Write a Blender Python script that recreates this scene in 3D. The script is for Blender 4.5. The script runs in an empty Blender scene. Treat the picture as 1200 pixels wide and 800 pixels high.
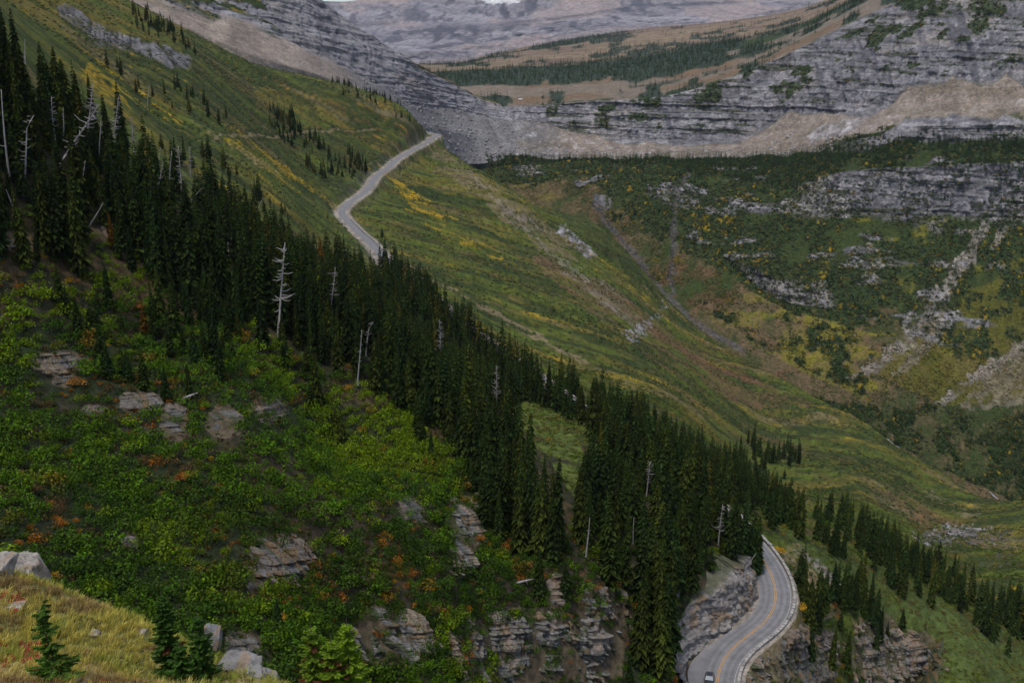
import bpy, math, random
import numpy as np
random.seed(7)
RNG = np.random.default_rng(7)
scene = bpy.context.scene
COL = scene.collection

# ------------------------------------------------------------------ camera geometry
FPX = 1167.0                       # focal length in photo pixels (1200 px wide, 35 mm lens)
PITCH = math.atan(340.0 / FPX)     # the horizon lies 340 px above the centre
CP, SP = math.cos(PITCH), math.sin(PITCH)

def tan_el(v):                     # photo row -> tangent of the elevation of its ray (on the centre column)
    return np.tan(np.arctan((400.0 - np.asarray(v, float)) / FPX) - PITCH)

def at(u, v, y):                   # photo pixel and distance along +Y -> point of the world
    e = tan_el(v)
    depth = y * (CP - e * SP)
    return np.array([(u - 600.0) / FPX * depth, y, e * y])

def project(x, y, z):
    depth = np.maximum(y * CP - z * SP, 1e-3)
    return 600.0 + FPX * x / depth, 400.0 - FPX * (y * SP + z * CP) / depth

# ------------------------------------------------------------------ noise
def _h2(ix, iy, seed):
    h = (ix.astype(np.int64) * 374761393 + iy.astype(np.int64) * 668265263 + seed * 974634777) & 0xffffffff
    h = ((h ^ (h >> 13)) * 1274126177) & 0xffffffff
    return ((h ^ (h >> 16)) & 0xffffff) / float(0xffffff)

def vnoise(x, y, seed=0):
    x = np.asarray(x, float); y = np.asarray(y, float)
    ix = np.floor(x); iy = np.floor(y); fx = x - ix; fy = y - iy
    ix = ix.astype(np.int64); iy = iy.astype(np.int64)
    fx = fx * fx * fx * (fx * (fx * 6 - 15) + 10); fy = fy * fy * fy * (fy * (fy * 6 - 15) + 10)
    a = _h2(ix, iy, seed); b = _h2(ix + 1, iy, seed); c = _h2(ix, iy + 1, seed); d = _h2(ix + 1, iy + 1, seed)
    return (a + (b - a) * fx) * (1 - fy) + (c + (d - c) * fx) * fy

def fbm(x, y, seed=0, octv=4, gain=0.5):
    s = 0; amp = 1; tot = 0
    for k in range(octv):
        s = s + amp * vnoise(np.asarray(x) * 2 ** k + 17.3 * k, np.asarray(y) * 2 ** k - 9.1 * k, seed + k * 31)
        tot += amp; amp *= gain
    return s / tot - 0.5            # about -0.5 .. 0.5

def hash1(i, seed=0):
    i = np.asarray(i)
    return _h2(np.floor(i).astype(np.int64), np.zeros_like(np.floor(i)).astype(np.int64) + 5, seed)

def sstep(a, b, x):
    t = np.clip((x - a) / (b - a), 0, 1)
    return t * t * (3 - 2 * t)

def lerp(a, b, t): return a + (b - a) * t

def in_poly(px, py, poly):
    poly = np.asarray(poly, float); n = len(poly)
    inside = np.zeros(np.shape(px), bool); j = n - 1
    for i in range(n):
        xi, yi = poly[i]; xj, yj = poly[j]
        if yi != yj:
            c = ((yi > py) != (yj > py)) & (px < (xj - xi) * (py - yi) / (yj - yi) + xi)
            inside ^= c
        j = i
    return inside

def seg_dist(px, py, line):
    """distance to a polyline, and the parameter (index + fraction) of the closest point"""
    line = np.asarray(line, float)
    best = np.full(np.shape(px), 1e18); par = np.zeros(np.shape(px)); side = np.zeros(np.shape(px))
    for i in range(len(line) - 1):
        ax, ay = line[i][:2]; bx, by = line[i + 1][:2]
        dx, dy = bx - ax, by - ay; L = dx * dx + dy * dy + 1e-12
        t = np.clip(((px - ax) * dx + (py - ay) * dy) / L, 0, 1)
        ex = px - ax - t * dx; ey = py - ay - t * dy
        d2 = ex * ex + ey * ey
        m = d2 < best
        best = np.where(m, d2, best); par = np.where(m, i + t, par)
        side = np.where(m, ex * dy - ey * dx, side)      # > 0: right of the direction of travel
    return np.sqrt(best), par, side

# soft mask of a photo-traced ground-cover outline: ragged edge from noise
def softpoly(u, v, poly, ju=0, jv=0):
    return in_poly(u + ju, v + jv, poly).astype(float)

# ------------------------------------------------------------------ meshes
def new_mesh(name, verts, faces, cols=None, smooth=False, uv=None):
    """verts (n,3); faces (m,4) or (m,3) array, or a list of arrays of those"""
    me = bpy.data.meshes.new(name)
    verts = np.asarray(verts, np.float32)
    if not isinstance(faces, list): faces = [faces]
    faces = [np.asarray(f, np.int32) for f in faces if len(f)]
    tot = np.concatenate([np.full(len(f), f.shape[1], np.int32) for f in faces])
    idx = np.concatenate([f.ravel() for f in faces])
    me.vertices.add(len(verts)); me.vertices.foreach_set('co', verts.ravel())
    me.loops.add(len(idx)); me.loops.foreach_set('vertex_index', idx)
    me.polygons.add(len(tot))
    st = np.concatenate([[0], np.cumsum(tot)[:-1]]).astype(np.int32)
    me.polygons.foreach_set('loop_start', st); me.polygons.foreach_set('loop_total', tot)
    if smooth: me.polygons.foreach_set('use_smooth', np.ones(len(tot), bool))
    if cols is not None:
        ca = me.color_attributes.new('Col', 'FLOAT_COLOR', 'POINT')
        c = np.ones((len(verts), 4), np.float32); c[:, :3] = cols
        ca.data.foreach_set('color', c.ravel())
    me.update(); me.validate()
    return me

def add(name, me, mat=None, parent=None, loc=None):
    o = bpy.data.objects.new(name, me); COL.objects.link(o)
    if mat is not None and me is not None and not me.materials: me.materials.append(mat)
    if parent is not None: o.parent = parent
    if loc is not None: o.location = loc
    return o

def tag(o, label=None, cat=None, group=None, kind=None):
    if label: o['label'] = label
    if cat: o['category'] = cat
    if group: o['group'] = group
    if kind: o['kind'] = kind
    return o

def grid_faces(nr, nc):
    i = np.arange(nr - 1)[:, None] * nc + np.arange(nc - 1)[None, :]
    return np.stack([i, i + 1, i + nc + 1, i + nc], -1).reshape(-1, 4)

class MB:
    """collects boxes, tubes, prisms into one mesh"""
    def __init__(s): s.v = []; s.f4 = []; s.f3 = []; s.c = []; s.n = 0
    def addv(s, v, f4=None, f3=None, col=(1, 1, 1)):
        v = np.asarray(v, float); s.v.append(v)
        s.c.append(np.broadcast_to(np.asarray(col, float), (len(v), 3)))
        if f4 is not None and len(f4): s.f4.append(np.asarray(f4) + s.n)
        if f3 is not None and len(f3): s.f3.append(np.asarray(f3) + s.n)
        s.n += len(v)
    def box(s, cx, cy, cz, sx, sy, sz, rot=None, col=(1, 1, 1), jit=0.0):
        q = np.array([[x, y, z] for z in (-.5, .5) for x, y in ((-.5, -.5), (.5, -.5), (.5, .5), (-.5, .5))])
        q = q + RNG.uniform(-jit, jit, q.shape)
        q = q * np.array([sx, sy, sz])
        if rot is not None: q = q @ np.asarray(rot).T
        s.addv(q + np.array([cx, cy, cz]), [(3, 2, 1, 0), (4, 5, 6, 7), (0, 1, 5, 4), (1, 2, 6, 5), (2, 3, 7, 6), (3, 0, 4, 7)], None, col)
    def tube(s, pts, rads, n=6, col=(1, 1, 1)):
        pts = np.asarray(pts, float); m = len(pts)
        ring = []
        for i in range(m):
            d = pts[min(i + 1, m - 1)] - pts[max(i - 1, 0)]; d = d / (np.linalg.norm(d) + 1e-9)
            a = np.cross(d, (0, 0, 1.0) if abs(d[2]) < .9 else (1.0, 0, 0)); a /= np.linalg.norm(a) + 1e-9
            b = np.cross(d, a)
            for k in range(n):
                t = 2 * math.pi * k / n
                ring.append(pts[i] + rads[i] * (a * math.cos(t) + b * math.sin(t)))
        f = []
        for i in range(m - 1):
            for k in range(n):
                f.append((i * n + k, i * n + (k + 1) % n, (i + 1) * n + (k + 1) % n, (i + 1) * n + k))
        ring.append(pts[-1])
        t3 = [((m - 1) * n + k, (m - 1) * n + (k + 1) % n, m * n) for k in range(n)]
        s.addv(ring, f, t3, col)
    def mesh(s, name, smooth=False):
        fs = []
        if s.f4: fs.append(np.concatenate(s.f4))
        if s.f3: fs.append(np.concatenate(s.f3))
        return new_mesh(name, np.concatenate(s.v), fs, np.concatenate(s.c), smooth)

def rotz(a):
    c, s = math.cos(a), math.sin(a)
    return np.array([[c, -s, 0], [s, c, 0], [0, 0, 1.0]])

def merge_instances(name, protos, which, loc, ang, scl, sclz, tint, mat, smooth=False):
    """protos: list of (verts, quads, cols). One joined mesh of all copies; used for the uncountable stuff only"""
    V = []; F = []; C = []; n = 0
    for k, (pv, pf, pc) in enumerate(protos):
        m = np.where(which == k)[0]
        if not len(m): continue
        c = np.cos(ang[m])[:, None]; s_ = np.sin(ang[m])[:, None]
        x = (pv[None, :, 0] * c - pv[None, :, 1] * s_) * scl[m][:, None] + loc[m, 0][:, None]
        y = (pv[None, :, 0] * s_ + pv[None, :, 1] * c) * scl[m][:, None] + loc[m, 1][:, None]
        z = pv[None, :, 2] * sclz[m][:, None] + loc[m, 2][:, None]
        V.append(np.stack([x, y, z], -1).reshape(-1, 3))
        C.append((pc[None] * tint[m][:, None, :]).reshape(-1, 3))
        F.append((pf[None] + (np.arange(len(m)) * len(pv))[:, None, None] + n).reshape(-1, pf.shape[1]))
        n += len(m) * len(pv)
    if not V: return None
    return add(name, new_mesh(name, np.concatenate(V), [np.concatenate([f for f in F if f.shape[1] == w]) for w in sorted({f.shape[1] for f in F})], np.concatenate(C), smooth), mat)

# ------------------------------------------------------------------ thin plate spline
class TPS:
    def __init__(s, p, val, lam=1e-4):
        s.p = np.asarray(p, float); n = len(p)
        K = s.k(s.p); K[np.arange(n), np.arange(n)] += lam
        P = np.concatenate([np.ones((n, 1)), s.p], 1)
        A = np.zeros((n + 3, n + 3)); A[:n, :n] = K; A[:n, n:] = P; A[n:, :n] = P.T
        s.w = np.linalg.solve(A, np.concatenate([np.asarray(val, float), np.zeros(3)]))
    def k(s, q):
        d2 = ((q[:, None, :] - s.p[None]) ** 2).sum(-1)
        return 0.5 * d2 * np.log(d2 + 1e-12)
    def __call__(s, q):
        q = np.asarray(q, float); out = np.empty(len(q))
        for i in range(0, len(q), 40000):
            c = q[i:i + 40000]
            out[i:i + 40000] = s.k(c) @ s.w[:-3] + s.w[-3] + c @ s.w[-2:]
        return out

def pchip(xk, yk, x):
    xk = np.asarray(xk, float); yk = np.asarray(yk, float); x = np.clip(x, xk[0], xk[-1])
    h = np.diff(xk); d = np.diff(yk) / h; m = np.zeros(len(xk))
    for i in range(1, len(xk) - 1):
        if d[i - 1] * d[i] > 0:
            w1 = 2 * h[i] + h[i - 1]; w2 = h[i] + 2 * h[i - 1]
            m[i] = (w1 + w2) / (w1 / d[i - 1] + w2 / d[i])
    m[0] = d[0]; m[-1] = d[-1]
    i = np.clip(np.searchsorted(xk, x) - 1, 0, len(h) - 1); t = (x - xk[i]) / h[i]
    return ((1 + 2 * t) * (1 - t) ** 2) * yk[i] + t * (1 - t) ** 2 * h[i] * m[i] + t * t * (3 - 2 * t) * yk[i + 1] + t * t * (t - 1) * h[i] * m[i + 1]
# ------------------------------------------------------------------ the road: its line in the world (it climbs 4.6 % away from us)
def road_pt(u, v):
    e = float(tan_el(v)); y = (113 + 0.046 * 210) / (-e + 0.046)
    return at(u, v, y)
ROAD_PX = [(838, 800), (842, 784), (847, 768), (859, 756), (879, 743), (899, 729), (909, 714), (911, 699), (907, 678), (901, 665), (891, 650), (879, 635), (864, 620), (785, 553), (690, 491), (640, 452), (555, 392), (505, 350),
           (465, 319), (453, 308), (445, 296), (432, 282), (418, 270), (407, 258), (400, 250), (402, 245), (411, 236), (425, 227), (434, 217),
           (441, 206), (454, 197), (465, 187), (481, 177), (497, 169), (508, 161)]
_r = [road_pt(u, v) for u, v in ROAD_PX]
_r = [np.array([33.0, 122, -117.5]), np.array([36.0, 143, -116.5])] + _r + [_r[-1] + np.array([3, 20, 1.0]), _r[-1] + np.array([-16, 44, 2.2])]
_r = np.array(_r)
def catmull(P, n):
    P = np.asarray(P, float); out = []
    Q = np.concatenate([[2 * P[0] - P[1]], P, [2 * P[-1] - P[-2]]])
    for i in range(1, len(Q) - 2):
        for k in range(n):
            t = k / n
            out.append(0.5 * (2 * Q[i] + (Q[i + 1] - Q[i - 1]) * t + (2 * Q[i - 1] - 5 * Q[i] + 4 * Q[i + 1] - Q[i + 2]) * t * t + (3 * Q[i] - Q[i - 1] - 3 * Q[i + 1] + Q[i + 2]) * t ** 3))
    out.append(Q[-2]); return np.array(out)
def resample(P, step):
    s = np.concatenate([[0], np.cumsum(np.linalg.norm(np.diff(P, axis=0), axis=1))])
    t = np.arange(0, s[-1], step)
    return np.stack([np.interp(t, s, P[:, k]) for k in range(3)], 1)
ROAD = resample(catmull(_r, 10), 2.0)
for _ in range(12):
    ROAD[1:-1] = 0.25 * ROAD[:-2] + 0.5 * ROAD[1:-1] + 0.25 * ROAD[2:]
ROADC = ROAD[::3]

# ------------------------------------------------------------------ the near hillside, fitted through surveyed points (u, v, distance)
HP = """0 110 190;100 170 215;200 240 245;300 310 270;400 370 290;500 430 305;560 465 305;325 390 190;100 330 165;0 330 150;0 450 130;100 450 140;200 450 150;300 450 160
400 450 185;400 530 170;500 500 190;600 550 195;700 600 187;700 650 166;700 500 262;800 650 185;800 600 200;0 600 100;100 600 108;200 600 115;300 600 125;400 600 135;500 600 150;600 650 158;600 600 172
300 720 100;400 780 105;500 780 116;600 740 141;600 800 137;700 690 153;700 800 147;450 740 120;450 800 117;650 690 150;650 800 141;780 800 152;840 690 184;830 735 174
600 400 430;600 350 520;600 280 720;600 230 840;560 200 880;700 450 400;700 400 500;700 350 640;700 300 800;700 264 940;800 480 420;800 430 570;800 400 740;800 372 900
860 415 845;900 580 400;900 500 600;900 440 810;925 452 795;1000 490 728;1000 560 450;1000 620 330;1000 700 236;940 700 213;1000 742 224;1000 800 217;1056 528 698
1100 700 300;1100 640 400;1100 552 678;1100 580 560;1100 780 240;1200 780 260;1200 700 330;1200 640 420;1200 600 640;1000 520 600;1080 745 250;1080 800 243
400 200 700;300 130 700;200 60 650;100 10 650;0 0 420;400 160 800;450 150 880;480 137 930;440 110 940;400 97 950;350 86 930;300 75 915;200 28 860;100 -20 800;0 -60 650;0 -20 520
300 200 450;400 290 470;200 150 450;100 70 430;200 190 330;100 110 320
505 235 1100;400 165 1100;300 130 1100;560 265 1100;640 245 880;640 310 1090;700 335 1110;760 345 995;760 410 1110;900 500 950;1000 560 850;1100 610 800;1200 690 760;200 60 1100;100 30 1050;0 -20 1000
0 690 88;0 750 75;300 900 70;600 900 107;900 900 143;600 1000 80;150 700 95;1000 900 185;1200 900 205
-250 -20 190;-250 250 140;-250 600 95;-250 -250 420;-250 -250 900;-200 800 60;1450 620 700;1450 700 420;1450 800 280;1450 1000 210;1450 800 800"""
hp = [tuple(map(float, t.split())) for t in HP.replace('\n', ';').split(';')]
_pts = [at(u, v, y) for u, v, y in hp] + [p for p in _r[:-2]]
_pts = np.array(_pts)
BS = 0.42
hill_tps = TPS(np.stack([_pts[:, 0] / _pts[:, 1], np.log(_pts[:, 1]) * BS], 1), _pts[:, 2] / _pts[:, 1], 2e-5)
CDIR = np.array([-0.37, 0.929]); NDIR = np.array([0.929, 0.37])     # along the slope's contour, and down it
def pq(x, y): return x * CDIR[0] + y * CDIR[1], x * NDIR[0] + y * NDIR[1]

def hill_base(x, y):
    return hill_tps(np.stack([x / y, np.log(y) * BS], 1)) * y

def road_info(x, y):
    d, par, side = seg_dist(x, y, ROADC)
    i = np.clip(par.astype(int), 0, len(ROADC) - 2); f = par - i
    return d, ROADC[i, 2] * (1 - f) + ROADC[i + 1, 2] * f, side, par

def hill_z(x, y):
    x = np.asarray(x, float); y = np.asarray(y, float)
    z = hill_base(x, y)
    p, q = pq(x, y)
    d, rz, side, par = road_info(x, y)
    k = sstep(3, 26, d)
    far = sstep(120, 420, y)
    rib = fbm(p / 34, q / 150, 11, 4) * (3.0 + 4.5 * far)
    bump = fbm(x / 9, y / 9, 21, 4) * (2.2 + 1.2 * far)
    z = z + (rib + bump) * k
    near = (y < 260) & True
    w = np.where((side < 0) & near, 4.5 + 2.2 * np.exp(-((y - 167) / 8.0) ** 2), 4.6)
    # cut above the road (steep), fill below it (a wall carries the edge)
    cut = np.where(side < 0, 5.5, 3.0)
    t = sstep(0, 1, (d - w) / cut)
    return lerp(rz - 0.12, z, t)

# adaptive grid: rows closer where the ground shows steeply
NC, NR = 920, 860
ac = np.linspace(-0.66, 0.66, NC)
bfine = np.linspace(math.log(46), math.log(1120), 520)
acoarse = np.linspace(-0.66, 0.66, 120)
A, B = np.meshgrid(acoarse, bfine, indexing='ij')
E = hill_tps(np.stack([A.ravel(), B.ravel() * BS], 1)).reshape(A.shape)
W_ = np.abs(np.diff(E * FPX, axis=1)) / 1.0 + np.diff(bfine)[None] * 190
M = np.concatenate([np.zeros((120, 1)), np.cumsum(W_, 1)], 1)
M = M / M[:, -1:]
tt = np.linspace(0, 1, NR)
BR = np.stack([np.interp(tt, M[i], bfine) for i in range(120)])
for _ in range(6): BR[1:-1] = .25 * BR[:-2] + .5 * BR[1:-1] + .25 * BR[2:]
BG = np.stack([np.interp(ac, acoarse, BR[:, j]) for j in range(NR)], 0)        # NR x NC
YG = np.exp(BG); XG = YG * ac[None]
hx, hy = XG.ravel(), YG.ravel()
hz = hill_z(hx, hy)
hu, hv = project(hx, hy, hz)

# first hit of a photo ray with the hillside
def on_hill(u, v, ymin=60, ymax=1000):
    ys = np.exp(np.linspace(math.log(ymin), math.log(ymax), 700))
    e = float(tan_el(v)); dep = ys * (CP - e * SP); xs = (u - 600) / FPX * dep
    g = hill_z(xs, ys) - e * ys
    k = np.where(g > 0)[0]
    i = k[0] if len(k) else len(ys) - 1
    return np.array([xs[i], ys[i], hill_z(xs[i:i + 1], ys[i:i + 1])[0]])

# horizon of the hillside as seen from the camera, for visibility tests
vis_max = np.maximum.accumulate((hz / hy).reshape(NR, NC), 0)
def hill_hidden(x, y, z):
    a = x / y; i = np.clip(np.round((a + .66) / 1.32 * (NC - 1)).astype(int), 0, NC - 1)
    out = np.zeros(len(x), bool)
    order = np.argsort(i)
    for c in np.unique(i):
        m = np.where(i == c)[0]
        r = np.clip(np.searchsorted(YG[:, c], y[m]) - 3, 0, NR - 1)
        out[m] = vis_max[r, c] > (z[m] / y[m]) + 1e-4
    return out

# ------------------------------------------------------------------ lofted far ground: rows of surveyed lines (u: v, distance)
FAR_U = [440, 520, 600, 680, 760, 840, 920, 1000, 1080, 1160, 1240, 1400, 1700]
FAR = [
 ("300 1180,300 1180,290 1160,290 1130,390 935,450 810,496 745,538 685,590 640,625 615,670 590,745 560,830 520"),
 ("260 1250,260 1250,250 1230,250 1200,345 1000,402 870,450 800,490 740,541 690,576 665,625 640,700 600,780 560"),
 ("240 1270,235 1270,232 1250,232 1215,320 1035,372 920,415 865,450 810,500 750,520 740,560 720,620 690,690 640"),
 ("225 1285,220 1285,222 1265,215 1235,290 1080,335 980,370 930,405 890,440 845,450 840,460 850,500 830,560 800"),
 ("215 1295,212 1295,212 1280,205 1250,265 1110,300 1025,354 955,366 940,385 910,400 900,405 915,440 900,500 870"),
 ("212 1300,208 1300,207 1285,200 1258,255 1118,288 1032,332 961,350 947,370 920,388 908,392 922,425 906,480 880"),
 ("208 1310,203 1310,200 1295,194 1275,218 1165,235 1110,258 1060,252 1060,252 1045,255 1030,258 1020,270 1000,300 960"),
 ("205 1320,198 1320,194 1305,188 1290,192 1215,205 1165,215 1110,200 1082,196 1060,192 1045,190 1035,195 1015,210 975"),
 ("200 1330,192 1330,189 1315,184 1305,185 1265,186 1240,186 1200,178 1140,166 1110,163 1095,160 1085,160 1065,170 1030"),
 ("190 1345,180 1345,178 1330,180 1325,180 1300,180 1280,180 1250,160 1168,148 1118,147 1103,145 1093,145 1073,150 1038"),
 ("150 1400,140 1400,140 1400,158 1385,163 1370,165 1350,150 1320,128 1260,118 1190,112 1165,105 1150,100 1130,100 1100"),
 ("140 1410,132 1410,134 1410,140 1400,140 1385,130 1372,110 1350,80 1300,60 1235,45 1210,35 1195,20 1180,0 1150"),
 ("130 1425,124 1425,126 1425,120 1415,116 1405,97 1400,65 1400,26 1390,-10 1360,-60 1340,-100 1330,-140 1320,-160 1300"),
 ("118 1560,112 1560,112 1560,108 1540,103 1530,88 1540,58 1560,16 1560,-30 1560,-90 1560,-135 1560,-180 1560,-200 1560"),
 ("100 1750,96 1750,94 1750,92 1750,85 1750,66 1800,44 1850,5 1850,-40 1850,-95 1850,-140 1850,-185 1850,-210 1850"),
 ("88 2000,84 2000,80 2000,76 2000,66 2050,50 2200,33 2300,0 2300,-30 2400,-80 2400,-120 2400,-170 2400,-190 2400"),
 ("78 2600,76 2600,64 2700,52 2800,40 2900,33 2900,22 2900,-5 2900,-25 2900,-50 2900,-80 2900,-120 2900,-150 2900"),
 ("76 3200,75 3200,58 3400,44 3500,33 3500,26 3500,14 3500,-8 3500,-20 3500,-40 3500,-60 3500,-90 3500,-110 3500"),
 ("95 3800,95 3800,90 3900,75 3900,65 3900,60 3900,50 3900,30 3900,20 3900,0 3900,-20 3900,-40 3900,-50 3900"),
]
FAR_N = [12, 44, 60, 66, 22, 46, 56, 44, 22, 26, 60, 70, 36, 34, 34, 40, 26, 12]
MTN_U = [-300, 0, 100, 200, 300, 400, 440, 480, 520, 560, 600, 640]
MTN = [
 ("60 800,60 800,60 830,95 860,115 910,150 1060,180 1090,192 1140,192 1250,192 1306,186 1318,188 1330"),
 ("-150 780,-40 800,-8 830,26 880,66 930,98 1080,120 1130,142 1190,152 1275,160 1330,162 1354,168 1370"),
 ("-180 800,-64 830,-34 870,2 930,38 990,78 1120,100 1170,120 1225,130 1320,137 1372,144 1394,152 1415"),
 ("-220 830,-95 870,-65 920,-25 990,5 1060,48 1170,72 1210,95 1265,108 1350,123 1400,136 1420,148 1440"),
 ("-300 950,-180 950,-140 1020,-100 1100,-60 1180,18 1250,45 1275,70 1305,90 1370,112 1430,129 1458,151 1485"),
 ("-250 1200,-130 1200,-90 1270,-50 1350,-10 1430,60 1500,80 1500,95 1500,115 1560,135 1620,152 1650,172 1690"),
]
MTN_N = [26, 50, 60, 110, 20]
RNG_U = [-400, 0, 200, 330, 400, 480, 560, 640, 720, 800, 900, 1000, 1200, 1600]
RANGE = [
 ("110 4200,110 4200,110 4200,110 4200,110 4200,110 4200,110 4200,110 4200,110 4200,100 4200,95 4200,90 4200,70 4200,60 4200"),
 ("60 4500,60 4500,60 4500,72 4500,80 4500,74 4400,64 4500,50 4600,38 4600,34 4600,22 4600,5 4600,-5 4600,-5 4600"),
 ("50 4600,50 4600,50 4600,54 4600,62 4600,58 4500,50 4620,34 4700,26 4720,20 4720,10 4720,-8 4720,-10 4720,-10 4720"),
 ("10 5000,10 5000,10 5000,22 5000,32 5000,28 5000,22 5000,16 5000,6 5000,2 5000,-6 5000,-20 5000,-20 5000,-20 5000"),
 ("-30 5300,-20 5300,-10 5300,-2 5300,2 5300,-14 5400,-34 5500,-70 5600,-80 5600,-80 5600,-80 5600,-90 5600,-90 5600,-90 5600"),
 ("60 5900,60 5900,60 5900,60 5900,60 5900,60 5900,40 5900,20 6000,20 6000,20 6000,20 6000,20 6000,20 6000,20 6000"),
]
RNG_N = [8, 40, 60, 60, 14]

def loft(U, rows, counts, u0, u1, ncol, step=1.0):
    us = np.linspace(u0, u1, ncol)
    VY = []
    for r in rows:
        vy = [tuple(map(float, t.split())) for t in r.split(',')]
        VY.append((pchip(U, [a for a, b in vy], us), pchip(U, [b for a, b in vy], us)))
    V = np.stack([a for a, b in VY]); Y = np.stack([b for a, b in VY])             # rows x cols
    E = tan_el(V)
    ss = np.concatenate([i + np.arange(int(n * step)) / int(n * step) for i, n in enumerate(counts)] + [[len(rows) - 1]])
    k = np.arange(len(rows))
    i = np.minimum(ss.astype(int), len(rows) - 2); f = (ss - i)[:, None]
    e = E[i] * (1 - f) + E[i + 1] * f; y = Y[i] * (1 - f) + Y[i + 1] * f
    z = e * y
    dep = y * (CP - e * SP)
    x = (us[None] - 600) / FPX * dep
    S = np.repeat(ss[:, None], ncol, 1); UU = np.repeat(us[None], len(ss), 0)
    return x, y, z, S, UU

def normals(x, y, z):
    P = np.stack([x, y, z], -1)
    du = np.gradient(P, axis=1); ds = np.gradient(P, axis=0)
    n = np.cross(du, ds); n /= np.linalg.norm(n, axis=-1, keepdims=True) + 1e-9
    return n

def strata(x, y, z, seed, layer=9.0, crack=14.0):
    """stepped, cracked limestone: outward offset in -1..1 and a tone per bed"""
    w = z + fbm(x / 160, y / 160, seed + 1, 3) * layer * 1.1 + 0.02 * x + fbm(x / 14, z / 14, seed + 2, 2) * layer * .35
    L = np.floor(w / layer); t = w / layer - L
    off = hash1(L, seed) - .5
    L2 = np.floor(w / (layer * .31)); t2 = w / (layer * .31) - L2
    off2 = hash1(L2, seed + 3) - .5
    along = x + 0.35 * y
    cr = np.abs(fbm(along / crack + hash1(L, seed + 8) * .6, w / (crack * 5), seed + 5, 3))     # vertical joints
    col = vnoise(along / crack * .8 + hash1(L, seed + 9) * 3, w / (layer * 3), seed + 6) - .5
    joint = -np.exp(-(cr / .035) ** 2)
    tone = hash1(L2, seed + 12) - .5
    return off * 1.1 + off2 * .5 + col * .9 + joint * .5, tone, joint, np.minimum(t2, 1 - t2)
# rock outcrops and dead trees as surveyed: (photo column, row of the foot, width, height, label, seed); (foot, tip, label, shape)
OUT = [
 (72, 434, 58, 17, 'pale blocky ledge above the grassy shelf at left', 0),
 (76, 449, 28, 8, 'small dark ledge just under the pale blocky ledge', 1),
 (166, 478, 46, 15, 'grey broken ledge left of the tall white block', 2),
 (204, 511, 26, 34, 'white upright block in the middle of the left ledges', 3),
 (262, 506, 36, 24, 'pale rounded outcrop right of the white upright block', 4),
 (316, 490, 36, 20, 'grey ledge at the right end of the row, under the small firs', 5),
 (110, 484, 24, 8, 'tiny pale slab alone on the brown herbs', 6),
 (330, 678, 62, 44, 'dark grey cracked outcrop in the deep shrubs', 7),
 (544, 660, 34, 74, 'tall pale cliff face beside the dark conifers', 8),
 (486, 612, 40, 26, 'shadowed low cliff left of the tall pale face', 9),
 (440, 724, 28, 12, 'small tan rock on top of the lower cliffs', 10),
 (452, 770, 86, 44, 'broad grey layered cliff behind the bright green pine', 11),
 (622, 800, 150, 72, 'wide pale layered cliff at the bottom centre', 12),
 (704, 800, 52, 108, 'tall rugged cliff buttress under the forest tip', 13),
 (652, 706, 18, 30, 'small pale pinnacle above the tall buttress', 14),
 (890, 802, 52, 62, 'brown rocky bank under the stone wall of the road', 15),
 (946, 800, 62, 56, 'dark layered cliff below the firs by the road', 16),
 (1030, 800, 56, 66, 'brown rocky cliff between the fir groups', 17),
 (1076, 790, 44, 40, 'rounded layered cliff at the right end below the road', 18),
 (152, 640, 16, 14, 'small tan ledge hidden in the shrubs near the foreground edge', 19),
 (300, 690, 20, 14, 'small grey rock under the cracked outcrop', 20),
 (285, 770, 34, 30, 'dark brown rock bank behind the two small firs', 21),
 (20, 290, 46, 14, 'dark ledge at the left edge under the forest', 22),
 (140, 282, 40, 20, 'brown broken rock in the gap of the forest', 23),
 (224, 272, 14, 24, 'narrow grey rock between the forest firs', 24),
 (740, 700, 26, 30, 'brown rock patch between the stands', 25),
 (790, 700, 20, 34, 'grey rock patch under the firs left of the road', 26),
 (1128, 636, 92, 14, 'dark low cliff band above the creek at right', 27),
]
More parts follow.
